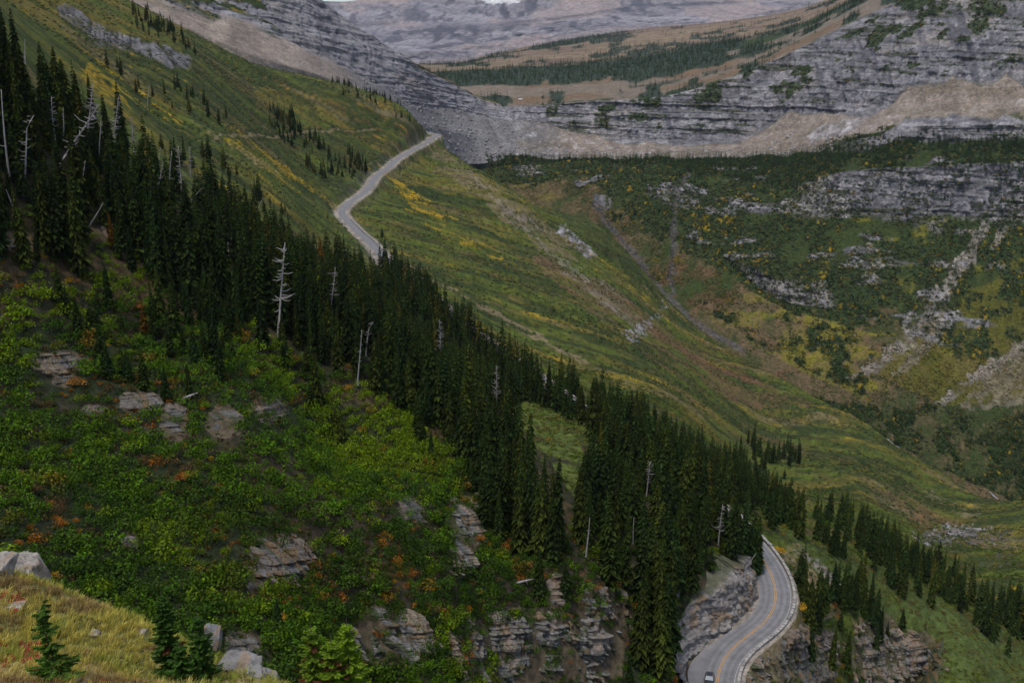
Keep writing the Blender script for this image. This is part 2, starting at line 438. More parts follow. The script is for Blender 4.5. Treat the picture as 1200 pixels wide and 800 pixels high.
SN = [
 (326, 390, 334, 284, 'tall pale dead spike with short branches, tallest bare snag in the centre-left forest', 'branchy'),
 (387, 366, 393, 313, 'pale dead tree with drooping twigs beside the rust-brown conifer', 'branchy'),
 (419, 446, 424, 386, 'straight grey snag at the forest edge above the bright green shrubs', 'spike'),
 (429, 412, 434, 376, 'bent-topped grey snag hooked to the right above the bright shrubs', 'hook'),
 (29, 214, 32, 132, 'hook-topped pale snag near the left edge of the forest', 'hook'),
 (10, 200, 1, 105, 'long bare grey trunk leaning at the far left edge', 'pole'),
 (101, 168, 109, 96, 'forked bleached snag with many limbs in the upper left forest', 'branchy'),
 (70, 192, 116, 122, 'strongly leaning bleached trunk crossing the forked snag', 'branchy'),
 (132, 168, 139, 113, 'bleached snag with a crown of bare limbs right of the forked one', 'bushy'),
 (115, 196, 118, 142, 'thin curved snag under the bleached group', 'pole'),
 (95, 230, 100, 188, 'short pale snag below the leaning bleached trunk', 'spike'),
 (183, 230, 191, 190, 'short leaning snag, leftmost of the row of pale snags', 'spike'),
 (197, 236, 201, 177, 'straight pale snag, second from the left in the row of snags', 'spike'),
 (213, 229, 209, 171, 'pale snag with stubby limbs in the middle of the row', 'branchy'),
 (223, 204, 222, 171, 'pale snag with a tufted top, rightmost of the row', 'branchy'),
 (64, 160, 60, 113, 'grey twiggy snag left of the forked bleached snag', 'branchy'),
 (74, 163, 74, 126, 'slim grey snag between the twiggy one and the forked one', 'spike'),
 (157, 176, 154, 137, 'slim twiggy grey snag standing just left of the tree edge', 'branchy'),
 (186, 196, 188, 172, 'small broken snag above the row of pale snags', 'spike'),
 (173, 122, 175, 100, 'lone snag on the open green slope above the forest', 'spike'),
 (842, 634, 847, 590, 'crooked pale snag beside the trees above the road bend', 'branchy'),
 (687, 646, 691, 606, 'thin pale snag between the two tree stands', 'pole'),
 (758, 576, 762, 540, 'twiggy grey snag among the trees above the road bend', 'branchy'),
 (742, 632, 743, 606, 'short grey snag in the shade of the trees above the road', 'pole'),
 (516, 416, 515, 374, 'grey bushy dead conifer at the upper edge of the forest', 'bushy'),
 (582, 470, 582, 428, 'grey dead conifer beside the tall firs by the road', 'bushy'),
 (866, 678, 886, 648, 'bare pole leaning right over the rock cut by the road', 'pole'),
 (29, 70, 29, 46, 'small grey snag among the tree tops at the upper left', 'spike'),
 (268, 303, 267, 284, 'short grey stump showing between dark firs', 'spike'),
 (101, 270, 121, 238, 'fallen pale trunk leaning right at the rocky gap in the forest', 'pole'),
 (223, 236, 237, 220, 'short pale log leaning at a low angle in the forest', 'pole'),
 (299, 251, 308, 232, 'pale stick leaning right at the forest top edge', 'pole'),
 (16, 244, 7, 222, 'pale stick leaning left at the left edge', 'pole'),
]
# ------------------------------------------------------------------ ground colours (albedo)
C_ = lambda *a: np.array(a, float)
ROCK = C_(.248, .235, .243); ROCKD = C_(.085, .083, .095); ROCKL = C_(.36, .345, .34); ROCKW = C_(.27, .235, .20)
TALUS = C_(.235, .192, .156); TALUSG = C_(.175, .166, .163)
MEAD = C_(.078, .100, .014); MEAD2 = C_(.038, .053, .012); OLIVE = C_(.135, .108, .020); TAN = C_(.20, .155, .085)
YEL = C_(.36, .23, .012); BROWN = C_(.135, .082, .040); RUST = C_(.15, .062, .030); YGRN = C_(.17, .15, .018)
DARKG = C_(.028, .042, .011); SOIL = C_(.075, .058, .040); LITTER = C_(.10, .062, .03)
def mixc(c, col, w):
    w = np.clip(w, 0, 1)[..., None]
    return c * (1 - w) + np.asarray(col) * w

# ---- hillside -----------------------------------------------------------------
p_, q_ = pq(hx, hy)
n1 = fbm(p_ / 7, q_ / 34, 31, 4); n2 = fbm(p_ / 22, q_ / 75, 32, 4); n3 = fbm(hx / 3.2, hy / 3.2, 33, 3)
n4 = fbm(p_ / 4, q_ / 15, 34, 3); n5 = fbm(hx / 38, hy / 38, 35, 4); n6 = fbm(p_ / 13, q_ / 34, 36, 4); n7 = fbm(p_ / 2.2, q_ / 9, 37, 3)
wu = hu + n6 * 26 + n3 * 8; wv = hv + n5 * 22 + n3 * 8          # ragged outlines
hc = np.broadcast_to(MEAD, (len(hx), 3)).copy()
hc = mixc(hc, MEAD2, sstep(-.10, .10, n1 + n5 * .4 + n7 * .3))
hc = mixc(hc, OLIVE, sstep(.04, .24, n2 + n4 * .35) * .7)
hc = mixc(hc, MEAD2 * .8, in_poly(wu, wv, [(60, -60), (330, 90), (500, 140), (500, 175), (420, 235), (330, 200), (240, 140), (100, 70)]) * sstep(-.22, .04, n2 + n7 * .6) * .8)
hc = mixc(hc, RUST * .9, in_poly(wu, wv, [(200, 60), (500, 140), (480, 180), (300, 140)]) * sstep(.12, .24, n4 + n3 * .5) * .6)
hc = mixc(hc, TAN, sstep(.20, .33, n2 * .9 + n1 * .55) * .6)
hc = mixc(hc, YEL, sstep(.24, .34, n4 * .6 + n2 * .6 + n7 * .5) * .6)
hc = mixc(hc, MEAD2 * .8, sstep(.08, .22, n7 * .8 + n1 * .5) * .7); hc = mixc(hc, OLIVE * 1.1, sstep(.10, .24, -n7 * .8 + n4 * .5) * .6)
hc = mixc(hc, BROWN, sstep(.17, .32, n6 * .8 + n5 * .5) * .45)
def cover(poly, col, w=1.0, nz=None, lo=-.5, hi=-.2):
    global hc
    k = in_poly(wu, wv, poly) * w
    if nz is not None: k = k * sstep(lo, hi, nz)
    hc = mixc(hc, col, k)
# meadow browner towards the creek, tan along the spur beyond the road
cover([(640, 300), (720, 330), (800, 400), (960, 480), (900, 480), (800, 440), (690, 370), (620, 300)], BROWN, .8, n1 + n6, -.25, .15)
cover([(700, 330), (790, 385), (860, 420), (940, 480), (900, 470), (800, 420)], RUST, .3, n2 + n6, -.1, .2)
cover([(505, 168), (545, 190), (600, 240), (680, 300), (770, 390), (740, 380), (650, 310), (570, 240), (500, 190)], TAN * .85, .7, n1 + n3 * .6, -.15, .1)
cover([(545, 195), (640, 285), (760, 385), (755, 392), (640, 300), (550, 210)], ROCKW * .8, .5, n4 + n3, -.02, .15)
cover([(440, 190), (500, 240), (600, 310), (590, 315), (480, 240)], YEL, .7, n4 + n1, .0, .2)
cover([(470, 320), (540, 370), (640, 440), (760, 520), (740, 530), (600, 440), (500, 360), (462, 325)], BROWN, .75, n1 + n3, -.2, .1)
cover([(480, 310), (600, 370), (690, 420), (685, 428), (590, 380), (480, 322)], TAN, .85, n4 + n3, -.05, .12)
cover([(600, 160), (640, 240), (760, 350), (700, 250), (640, 190)], MEAD2, .7, n2, -.2, .1)
# yellow bush lines on the slope above the road, rock band and pale soil high on the left
cover([(100, 75), (170, 118), (215, 140), (205, 146), (150, 122), (95, 90)], YEL, .85, n4 + n3 * .5, -.05, .1)
cover([(270, 150), (330, 195), (400, 245), (390, 250), (320, 205), (262, 160)], YEL, .75, n4 + n3 * .5, -.02, .12)
cover([(310, 100), (420, 150), (470, 185), (400, 160), (300, 115)], OLIVE, .8, n1, -.2, .1)
cover([(225, 140), (300, 180), (330, 205), (270, 175)], TAN, .7, n4 + n3, -.05, .15)
cover([(0, 0), (160, -40), (230, 60), (120, 30), (60, 30)], OLIVE, .7, n2 + n1, -.2, .1)
ROCKBAND = [(66, 10), (85, 8), (120, 34), (175, 50), (222, 66), (224, 78), (200, 80), (165, 62), (120, 52), (80, 24)]
# near shrub slope: litter, brown herbs and earth, coloured darker as shade in the gaps between the bushes
near_poly = [(-300, 250), (60, 300), (110, 340), (250, 400), (420, 450), (560, 520), (700, 640), (810, 730), (830, 900), (-300, 900)]
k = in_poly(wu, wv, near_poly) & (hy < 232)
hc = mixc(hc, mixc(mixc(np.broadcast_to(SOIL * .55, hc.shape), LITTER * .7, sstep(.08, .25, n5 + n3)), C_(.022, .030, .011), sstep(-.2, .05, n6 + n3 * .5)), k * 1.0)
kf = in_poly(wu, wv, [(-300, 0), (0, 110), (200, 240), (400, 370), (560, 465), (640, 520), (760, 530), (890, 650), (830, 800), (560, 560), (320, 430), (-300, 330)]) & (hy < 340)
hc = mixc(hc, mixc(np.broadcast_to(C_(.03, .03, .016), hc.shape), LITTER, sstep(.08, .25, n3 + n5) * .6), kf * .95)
# bright low shrubs: the gap between the tree groups, and the slope under the road on the right
cover([(600, 440), (650, 470), (690, 540), (680, 590), (650, 560), (610, 500)], C_(.085, .115, .024), .9, n3 + n1, -.4, .0)
cover([(900, 590), (1000, 660), (1200, 740), (1300, 900), (1080, 900), (1040, 770), (960, 680)], C_(.066, .090, .022), .9, n3 + n4, -.4, .0)
cover([(900, 650), (940, 640), (975, 690), (1000, 720), (960, 730), (930, 700)], TAN, .9, n3 + n4, -.15, .1)
cover([(930, 650), (960, 660), (985, 690), (975, 695)], ROCKW, .8)
cover([(1040, 570), (1110, 600), (1135, 622), (1080, 625), (1050, 600)], BROWN, .8, n3 + n4, -.2, .1)
cover([(1088, 573), (1150, 600), (1140, 606), (1090, 585)], TAN, .6, n3 + n4, -.1, .1)
for (u_, v_, w_, h_, lab_, sd_) in OUT:
    e_ = ((hu + n3 * 10 - u_) / (w_ * .62)) ** 2 + ((hv + n3 * 8 - v_ + h_ * .5) / (h_ * .7 + 3)) ** 2
    hc = mixc(hc, C_(.11, .085, .055), (e_ < 1) * (hy < 260) * .8)
# road verges, and the trail across the upper slope
rd, rz_, rside, rpar = road_info(hx, hy)
hc = mixc(hc, TAN, np.exp(-np.maximum(rd - 3.8, 0) / 3.2) * (rside > 0) * sstep(-.3, .1, n3 + n1) * .8)
hc = mixc(hc, ROCKW * .8, np.exp(-np.maximum(rd - 3.8, 0) / 3.0) * (rside < 0) * sstep(-.2, .1, n3 + n1) * .85)
hc = mixc(hc, ROCKW, (rd < 5.0) * .9)
TRAIL = np.array([on_hill(u, v, 250, 950)[:2] for u, v in [(250, 165), (272, 159), (300, 158), (330, 158), (360, 154), (395, 151), (420, 155), (440, 152)]])
td, _, _ = seg_dist(hx, hy, TRAIL)
hc = mixc(hc, TAN, (td < .9 + n3 * 2) * .7); hc = mixc(hc, MEAD2 * .6, ((td > 1.2) & (td < 3)) * .5)
# the rock band high on the left slope
kb = in_poly(hu + n3 * 18 + n4 * 10, hv + n3 * 12 + n6 * 14, ROCKBAND) * sstep(-.22, -.1, n3 + n4 * .6)
st, tone, joint, edge = strata(hx, hy, hz, 51, 4.0, 7.0)
hc = mixc(hc, np.clip(ROCK * .55 * (1 + .5 * tone[:, None] + .8 * n3[:, None]) + joint[:, None] * .13, .04, .6), kb * .95)
for poly in ([(1082, 628), (1112, 615), (1165, 618), (1168, 622), (1120, 632), (1085, 645)], [(660, 262), (700, 300), (690, 305), (655, 275)], [(790, 352), (730, 395), (745, 405)]):
    kk = in_poly(hu + n3 * 16 + n4 * 10, hv + n3 * 12, poly) * sstep(-.15, .05, n3 + n7 * .6)
    hc = mixc(hc, np.clip(ROCK * (1 + .5 * tone[:, None]) + joint[:, None] * .1, .04, .6), kk * .9)
    kb = np.maximum(kb, kk)
hz2 = hz + kb * st * 2.2
# speckle of single herbs, stones and low bushes
hc *= (1 + 0.55 * (vnoise(hx / hy / .0030, np.log(hy) / .008, 61) - .5)[:, None]) * (1 + .5 * n3[:, None] + .5 * n7[:, None])
hc = np.clip(hc, .008, .7)

# ---- far bowl, headwall, pass and right wall -----------------------------------
fx, fy, fz, fS, fU = loft(FAR_U, FAR, FAR_N, 440, 1420, 820); fS = fS - 1
FSH = fx.shape
fnrm = normals(fx, fy, fz)
fu, fv = project(fx, fy, fz)
FX = fU * 1.15
f1 = fbm(FX / 60, (fy * .6 + fz) / 60, 71, 5); f2 = fbm(FX / 24, (fy * .6 + fz) / 24, 72, 4); f3 = fbm(FX / 150, (fy + fz) / 150, 73, 4); f4 = fbm(FX / 8, (fy * .6 + fz) / 8, 74, 3)
f5 = fbm(FX / 90, (fy * .6 + fz * 2.2) / 20, 75, 4); f6 = fbm(FX / 3.5, (fy * .6 + fz) / 3.5, 76, 3); f7 = fbm(FX / 26, fz / 3.2, 77, 4)
S = fS + f1 * .5 + f2 * .22 + f4 * .08
def band(a, b, s=None, soft=.08):
    s = S if s is None else s
    return sstep(a - soft, a + soft, s) * (1 - sstep(b - soft, b + soft, s))
cone = -.42 + sum(1.75 * h_ * np.clip(1 - np.abs(fU + f1 * 14 - c_) / w_, 0, 1) for c_, w_, h_ in ((925, 70, .50), (985, 40, .15), (1062, 45, .45), (1115, 50, .50), (1180, 60, .45), (1260, 60, .45), (640, 70, .45), (700, 34, .26), (762, 26, .12), (840, 30, .14)))
Sr = fS + f2 * .10 + f4 * .05 - cone * (np.abs(fS - 9) < 1.2)
rock = band(9, 11.05, Sr, .05)
rock = np.maximum(rock, band(5, 6.02, Sr, .05) * sstep(930, 985, fU + f1 * 60))
rock = np.maximum(rock, band(7.02, 8, Sr, .05) * sstep(950, 1040, fU + f1 * 90 + f2 * 40))
rock = np.maximum(rock, band(3.02, 3.98, Sr, .05) * sstep(862, 885, fU) * (1 - sstep(960, 985, fU)))
patch = sstep(.12, .19, f5 * .8 + f2 * .35)
rock = np.maximum(rock, patch * band(3.4, 6.6) * .9)
rock = np.maximum(rock, patch * band(2.8, 4.2) * .7 * (fU > 960))
for poly in ([(755, 217), (800, 214), (826, 220), (822, 246), (800, 243), (757, 228)], [(695, 228), (716, 232), (712, 246), (697, 244)], [(855, 233), (895, 238), (940, 232), (940, 247), (885, 248), (856, 243)],
             [(808, 268), (825, 272), (820, 282), (806, 278)], [(672, 214), (712, 203), (716, 208), (680, 222)]):
    rock = np.maximum(rock, in_poly(fu + f2 * 18, fv + f4 * 10, poly) * .95 * sstep(-.28, -.06, f4 + f6 * .5))
ledge = sstep(.12, .2, fbm(FX / 55, (fz + .04 * FX) / 3.4, 99, 3) + f2 * .25) * band(9.1, 11, fS) * (fU > 640) * .85
ledge = np.maximum(ledge, sstep(.14, .22, fbm(FX / 40, fz / 3.0, 89, 3) + f2 * .25) * (fS < 8.1) * .9)
veg_on_rock = sstep(.13, .2, f2 * .8 + f1 * .45 + f4 * .3 + .05 * (fS - 9.6) + .05 * sstep(960, 1060, fU) * sstep(9.9, 10.5, fS)) * band(9.5, 11.2, fS) * (fU > 640)
st, tone, joint, edge = strata(FX, fy * 0, fz, 81, 8.5, 16.0)
fc = np.broadcast_to(MEAD2, FSH + (3,)).copy()
# lower bowl: brown herbs, ochre and olive patches
fc = mixc(fc, C_(.118, .085, .040), band(-1, 3.2) * sstep(-.25, .05, f1 + f2 * .5) * .9)
fc = mixc(fc, RUST, band(-1, 2.4) * sstep(.08, .25, f3 + f2 * .6) * .35)
fc = mixc(fc, YGRN, band(.8, 5) * sstep(.02, .18, f1 + f5 * .5) * (.35 + .6 * sstep(820, 960, fU)))
fc = mixc(fc, YEL * .8, band(.8, 7.8) * sstep(.2, .34, f2 * .7 + f5 * .5 + f4 * .5 + f6 * .2) * .7)
fc = mixc(fc, MEAD2 * .8, band(-1, 5) * sstep(.08, .22, f4 * .8 + f6 * .4 + f2 * .4) * .7); fc = mixc(fc, C_(.16, .105, .055), band(-1, 4) * sstep(.1, .24, -f4 * .8 + f6 * .4 + f1 * .3) * .6)
fc = mixc(fc, YGRN * .7, in_poly(fu + f1 * 30, fv + f1 * 20, [(1040, 400), (1200, 300), (1300, 300), (1300, 460), (1100, 470), (1030, 440)]) * .6)
shrub = np.maximum(band(2.6, 7.4) * sstep(-.10, .03, f1 * .8 + f3 * .5 + f2 * .6 + f4 * .35 + .20 * (1 - sstep(760, 1010, fU))), band(6.05, 7.3) * sstep(-.22, -.05, f1 + f2))
shrub = np.maximum(shrub, band(4.3, 5.02) * sstep(-.2, -.02, f1 + f2) * (fU > 940))
shrub = np.maximum(shrub, band(6.9, 8.02) * (fU > 960) * (1 - rock) * sstep(-.3, -.1, f2))
shrub = np.maximum(shrub, band(.9, 2.8) * sstep(.10, .17, f1 * .7 + f2 * .7))
shrub = np.maximum(shrub, in_poly(fu + f1 * 40, fv + f1 * 26, [(930, 465), (1010, 478), (1200, 470), (1300, 500), (1300, 640), (1150, 570), (1000, 500)]) * sstep(-.18, .02, f2 + f1))
fc = mixc(fc, DARKG * 1.15, shrub)
fc = mixc(fc, YEL * .7, shrub * sstep(.2, .3, f4 * .8 + f2 * .5 + f6 * .4) * .8)
# talus aprons
tal = np.maximum(band(8, 9.6, fS + f2 * .08, .06), band(7.3, 9.6, fS + f2 * .5 + f1 * 1.3, .1) * (fU < 975)) * (1 - rock)
tal = tal * (1 - sstep(.10, .16, f2 + f1 * .6 + .1 * f4) * sstep(985, 1010, fU) * (1 - sstep(8.1, 8.6, fS)))
tal = tal * (1 - sstep(.05, .2, f2 + .5 * (S - 9.2)) * 0)
tc = mixc(np.broadcast_to(TALUS, FSH + (3,)).copy(), TALUSG, np.clip(1 - sstep(600, 700, fU + f1 * 90), 0, 1))
tc = mixc(tc, ROCKL, sstep(.12, .25, f4) * .5 * (1 - sstep(8.6, 9, fS)))
tc = mixc(tc, C_(.13, .105, .07), sstep(.04, .22, f5 + f2 * .5 + f4 * .3) * .6); tc = tc * (1 + .35 * f6[..., None] + .5 * fbm((FX + fz * .3) / 10, fz / 60, 98, 3)[..., None])
fc = fc * (1 - tal[..., None]) + tc * tal[..., None]
for poly, col, w in (([(1150, 258), (1160, 265), (1135, 320), (1095, 375), (1050, 420), (1003, 446), (990, 446), (1038, 412), (1078, 368), (1118, 312)], ROCKW * .85, .82),
                     ([(1210, 392), (1212, 402), (1165, 436), (1105, 474), (1095, 474), (1155, 428)], ROCKW * .85, .82),
                     ([(1108, 358), (1122, 365), (1085, 420), (1045, 445), (1070, 400)], C_(.17, .145, .10), .8),
                     ([(1190, 400), (1230, 420), (1200, 470), (1120, 480), (1150, 445)], C_(.19, .16, .11), .7),
                     ([(948, 160), (975, 146), (1018, 132), (1012, 142), (980, 160), (950, 168)], ROCKL * .9, .7),
                     ([(1172, 268), (1185, 268), (1172, 290), (1160, 292)], ROCKW, .7)):
    kk = in_poly(fu + f2 * 12 + f4 * 9 + f6 * 6, fv + f2 * 9 + f4 * 9, poly) * w * (fS < 9.2) * sstep(-.34, -.08, f4 + f6 * .6)
    fc = mixc(fc, col * np.clip(.85 + 1.3 * f4 + .9 * f7, .3, 1.6)[..., None], kk); shrub = shrub * (1 - kk)
# pass plateau
fc = mixc(fc, C_(.19, .15, .11), band(11, 13.1, S, .1) * .95)
fc = mixc(fc, BROWN * 1.2, band(11.3, 13) * sstep(0, .15, f3 + f1 * .5) * .7)
fc = mixc(fc, C_(.205, .150, .092) * (1 + .5 * f2[..., None] + .4 * f4[..., None]), band(13.9, 17, S, .15))
fc = mixc(fc, C_(.13, .08, .065), band(13.9, 17) * sstep(.04, .16, f3 + f5 * .3) * .6)
g1 = fbm(FX / 130, fy / 520, 91, 4); g2 = fbm(FX / 26, fy / 150, 92, 4)
green = band(13.5, 17) * sstep(.03, .1, g1 * .7 + g2 * .75 + .12 * sstep(560, 700, fU) * (1 - sstep(700, 860, fU)) - .06 * sstep(820, 900, fU))
belt = band(12.55, 14.05, fS + g2 * .5, .1) * sstep(-.2, -.05, g2 + .15 * sstep(520, 560, fU) - .2 * sstep(800, 880, fU))
belt2 = band(11.0, 12.3, fS + g2 * .6, .15) * sstep(-.02, .1, g2 + g1 * .5)
forest_far = np.maximum(np.maximum(green * .9, belt), belt2)
fc = mixc(fc, C_(.035, .048, .028), forest_far)
# rock
rc = ROCK * .80 * (1 + .30 * tone[..., None] + .6 * f4[..., None] + .5 * f6[..., None] + .7 * f1[..., None] + .6 * f2[..., None] + .5 * f7[..., None])
rc = mixc(rc, ROCKW * 1.05, sstep(.0, .25, f1 + f5 * .5) * .55)
rc = mixc(rc, ROCKD, np.clip(-joint, 0, 1) * .55)
rc = mixc(rc, ROCKD * .8, sstep(.13, .22, fbm((FX + fz * .35) / 15, fz / 90, 95, 4) + f1 * .25) * .75)
rc = mixc(rc, ROCKL, sstep(.16, .3, fbm(FX / 30, fz / 8, 96, 4)) * .5)
rc = mixc(rc, ROCKD * .9, sstep(.13, .2, f7 + f6 * .3) * .6)
fc = fc * (1 - rock[..., None]) + rc * rock[..., None]
fc = mixc(fc, C_(.05, .055, .03), ledge * rock)
fc = mixc(fc, DARKG * 1.2, veg_on_rock * .9)
fc *= (1 + .5 * f4[..., None] + .4 * f6[..., None])
# the two dark stream chutes down to the creek
CHUTE = [[(698, 238), (708, 256), (731, 283), (749, 305), (765, 328), (779, 345), (809, 374), (848, 399), (872, 411)], [(806, 205), (797, 216), (791, 246), (788, 280), (788, 310), (786, 345)]]
for i, ln in enumerate(CHUTE):
    d, par, sd = seg_dist(fu + f4 * 9 + f2 * 8, fv + f4 * 3, ln)
    kk = (fS < 7.5) * (1 - sstep(1.6 if i == 0 else .8, 4.4 if i == 0 else 2.6, d + f6 * 5 + f4 * 5))
    fc = mixc(fc, ROCKW * np.clip(.75 + 2.2 * f4 + 1.2 * f6, .25, 1.5)[..., None], kk * .65); shrub *= 1 - kk
    kk = (fS < 7.5) * (1 - sstep(1.0, 3.0, np.abs(d - 1)))
    fc = mixc(fc, ROCKD * C_(.7, .66, .6), kk * .85 * sstep(-.2, .05, f4 + f6))
    hd, hp_, hs_ = seg_dist(hu + n3 * 5, hv + n3 * 3, ln)
    hk = (hy > 700) * (1 - sstep(.8, 3.0, hd + n3 * 7 + n4 * 5 + 1)) * (i == 0) * sstep(-.2, .1, n3 + n7)
    hc[:] = mixc(hc, ROCK * (.6 + 1.6 * n3[:, None]), hk * .6)
fc = np.clip(fc, .008, .7); meadowy = (1 - np.maximum(rock, tal)) * (fS < 8)
disp = (st * 3.6 + f4 * 5 + f2 * 9 + f6 * 2) * rock * np.where(fS > 8.9, 1.0, .7) + (1 - rock) * (f2 * 4 + f1 * 5) * sstep(.3, 1.2, fS) * (1 - tal * .6)
disp = disp + band(6.1, 7.8, fS) * (fbm(FX / 75, FX * 0 + 3.3, 151, 4) * 18 + f2 * 5)
nh = fnrm.copy(); nh[..., 2] *= np.where(rock > .5, .2, 1)
sc_ = np.where(fS > 13, .4, 1.0)
fx2 = fx + nh[..., 0] * disp * sc_; fy2 = fy + nh[..., 1] * disp * sc_; fz2 = fz + nh[..., 2] * disp * sc_

# ---- the mountain flank on the left ---------------------------------------------
mx, my, mz, mS, mU = loft(MTN_U, MTN, MTN_N, -300, 640, 560)
mn = normals(mx, my, mz); mu, mv = project(mx, my, mz)
m1 = fbm(mx / 60, (my * .6 + mz) / 60, 101, 5); m2 = fbm(mx / 20, (my * .6 + mz) / 20, 102, 4); m4 = fbm(mx / 7, (my * .6 + mz) / 7, 103, 3); m6 = fbm(mx / 3, (my * .6 + mz) / 3, 106, 3); m7 = fbm((mx - mz) / 40, (mz + .35 * mx) / 4, 107, 4)
# beds dip gently; dipping slabs run down to the right
st, tone, joint, edge = strata(mx, my, mz + .25 * mx, 111, 5.5, 12.0)
mc = ROCK * (1 + .3 * tone[..., None] + .6 * m4[..., None] + .6 * m6[..., None] + .5 * m7[..., None] + .5 * m2[..., None])
mc = mixc(mc, ROCKD, sstep(.1, .2, m7 + m4 * .4) * .6)
mc = mixc(mc, ROCKW * 1.1, sstep(-.02, .2, m1) * .5); mc = mixc(mc, ROCKD, np.clip(-joint, 0, 1) * .5)
mc = mixc(mc, ROCKD, sstep(.14, .26, fbm(mx / 14, mz / 40, 104, 4) + m1 * .3) * .55)
scree = (1 - sstep(1.9, 2.25, mS + m1 * .9 + m2 * .4)) * sstep(-.2, .02, mS)
gray = sstep(380, 450, mU + m1 * 40)[..., None]
mc = mc * (1 - scree[..., None]) + (TALUS * (1 - gray) * 1.2 + TALUSG * gray) * scree[..., None] * (1 + .5 * m4[..., None] + .6 * m6[..., None] + .8 * fbm((mx + mz * .6) / 9, mz / 70, 108, 4)[..., None])
mveg = (1 - sstep(310, 350, mU + m1 * 60)) * sstep(-.05, .06, m1 * .7 + m2 * .6 - .04 + .1 * (1 - sstep(100, 200, mU))) * sstep(1.6, 2.4, mS + m2)
mveg = np.maximum(mveg, (1 - sstep(.5, 1.05, mS + m2 * .8)) * (1 - sstep(380, 420, mU)))
mc = mixc(mc, mixc(np.broadcast_to(MEAD2 * .9, mc.shape), YEL, sstep(.15, .25, m4 + m1 * .4) * .5), mveg)
mtop = sstep(3.75, 3.95, mS + m2 * .2) * sstep(470, 500, mU)
mc = mixc(mc, OLIVE, mtop * .8)
mc = np.clip(mc, .01, .7)
mrock = 1 - np.clip(scree + mveg, 0, 1)
disp = (st * 3.6 + m4 * 5 + m2 * 9 + m6 * 2) * mrock + m2 * 3 * (1 - mrock)
mn[..., 2] *= .35
mx2 = mx + mn[..., 0] * disp; my2 = my + mn[..., 1] * disp; mz2 = mz + mn[..., 2] * disp

# ---- the distant range behind the pass -------------------------------------------
rx, ry, rz3, rS, rU = loft(RNG_U, RANGE, RNG_N, -300, 1500, 620)
rn = normals(rx, ry, rz3); ru_, rv_ = project(rx, ry, rz3)
a1 = fbm(rx / 330, rS * .7, 121, 5); a2 = fbm(rx / 110, rS * 1.5, 122, 4); a3 = fbm(rx / 600, rS * 1.2, 123, 4)
st, tone, joint, edge = strata(rx, ry, rz3, 131, 34.0, 60.0)
a4 = fbm(rx / 34, rS * 5, 125, 4); a5 = fbm(rx / 240, rS * 4.5, 126, 4); a6 = fbm((rx + rS * 160) / 38, rS * 1.6, 127, 4)
acol = ROCK * 1.0 * (1.0 + .5 * tone[..., None] + .6 * a4[..., None]) * C_(1.0, .98, 1.0)
fan = sstep(.0, .12, a1 * 1.1 + a3 * .4 + a4 * .25 + .10 * np.sin(rS * 5.2 + rU / 90))
acol = mixc(acol, C_(.30, .245, .225) * (1 + .5 * a6[..., None]), fan * .85)
acol = mixc(acol, ROCKD * .9, (1 - fan) * sstep(.02, .18, a5 * .6 + a4 * .9) * .8)
acol = mixc(acol, ROCKD * .8, (1 - fan) * sstep(.1, .2, a6 + a4 * .4) * .6)
lowfan = 1 - sstep(.95, 1.3, rS + a1 * 1.4 + a2 * .4)
acol = mixc(acol, C_(.25, .21, .20) * (1 + .6 * a4[..., None]), lowfan * .85)
band1 = np.exp(-((rS - 1.55 + a1 * .9) / .22) ** 2) * (1 - sstep(560, 660, rU)) + np.exp(-((rS - 2.5 + a1 * .8 - (rU - 500) / 900) / .16) ** 2)
acol = mixc(acol, ROCKD * .8 * (1 + 1.2 * a4[..., None]), np.clip(band1, 0, 1) * sstep(-.2, .1, a2 * .8 + a4) * .75)
acol = mixc(acol, C_(.06, .07, .05), (1 - sstep(.6, 1.1, rS + a2)) * sstep(.0, .15, a2 + a4) * .6)
snow = in_poly(ru_ + a4 * 22, rv_ + a4 * 8, [(556, -6), (605, -6), (600, 3), (575, 5)])
acol = mixc(acol, C_(.75, .77, .8), snow * .9)
acol = np.clip(acol, .02, .6)
rk = sstep(1.0, 1.6, rS + a1)
disp = (st * 26 + a2 * 30 + np.clip(band1, 0, 1) * 20) * rk * (1 - fan * .7) + a1 * 60 * rk + a4 * 8
rn[..., 2] *= .3
rx2 = rx + rn[..., 0] * disp; ry2 = ry + rn[..., 1] * disp; rz2 = rz3 + rn[..., 2] * disp * .3

# ---- the knoll at the photographer's feet ----------------------------------------
KP = [(0, 0, -1.7), (10, 0, -8), (-12, 0, 1.0), (-30, 0, 6), (0, -30, 2), (-16, 12, -8), (0, 10, -9), (-8, 10, -8.8), (-25, 12, -6), (10, 10, -14)]
KP = [np.array(p, float) for p in KP]
KEDGE = [(-60, 640, 30), (0, 672, 28), (70, 692, 27), (150, 728, 26), (215, 752, 25.3), (270, 778, 24.6), (315, 800, 24), (410, 852, 24)]
for u, v, y in KEDGE:
    e = at(u, v, y); KP.append(e)
    o = np.array([.42, .91, 0])
    KP.append(e + o * 2.2 + np.array([0, 0, -3.0])); KP.append(e + o * 7 + np.array([0, 0, -12.0]))
for u, v, y in [(0, 800, 20), (150, 800, 21.5), (0, 735, 24), (100, 735, 24.4), (220, 790, 23.2)]: KP.append(at(u, v, y))
KP = np.array(KP)
kt = TPS(KP[:, :2] / 20, KP[:, 2], 2e-4)
def knoll_z(x, y):
    x = np.asarray(x, float); y = np.asarray(y, float)
    z = kt(np.stack([np.ravel(x), np.ravel(y)], 1) / 20).reshape(np.shape(x))
    return z + fbm(x / 2.2, y / 2.2, 141, 4) * .5 * sstep(3, 12, y)
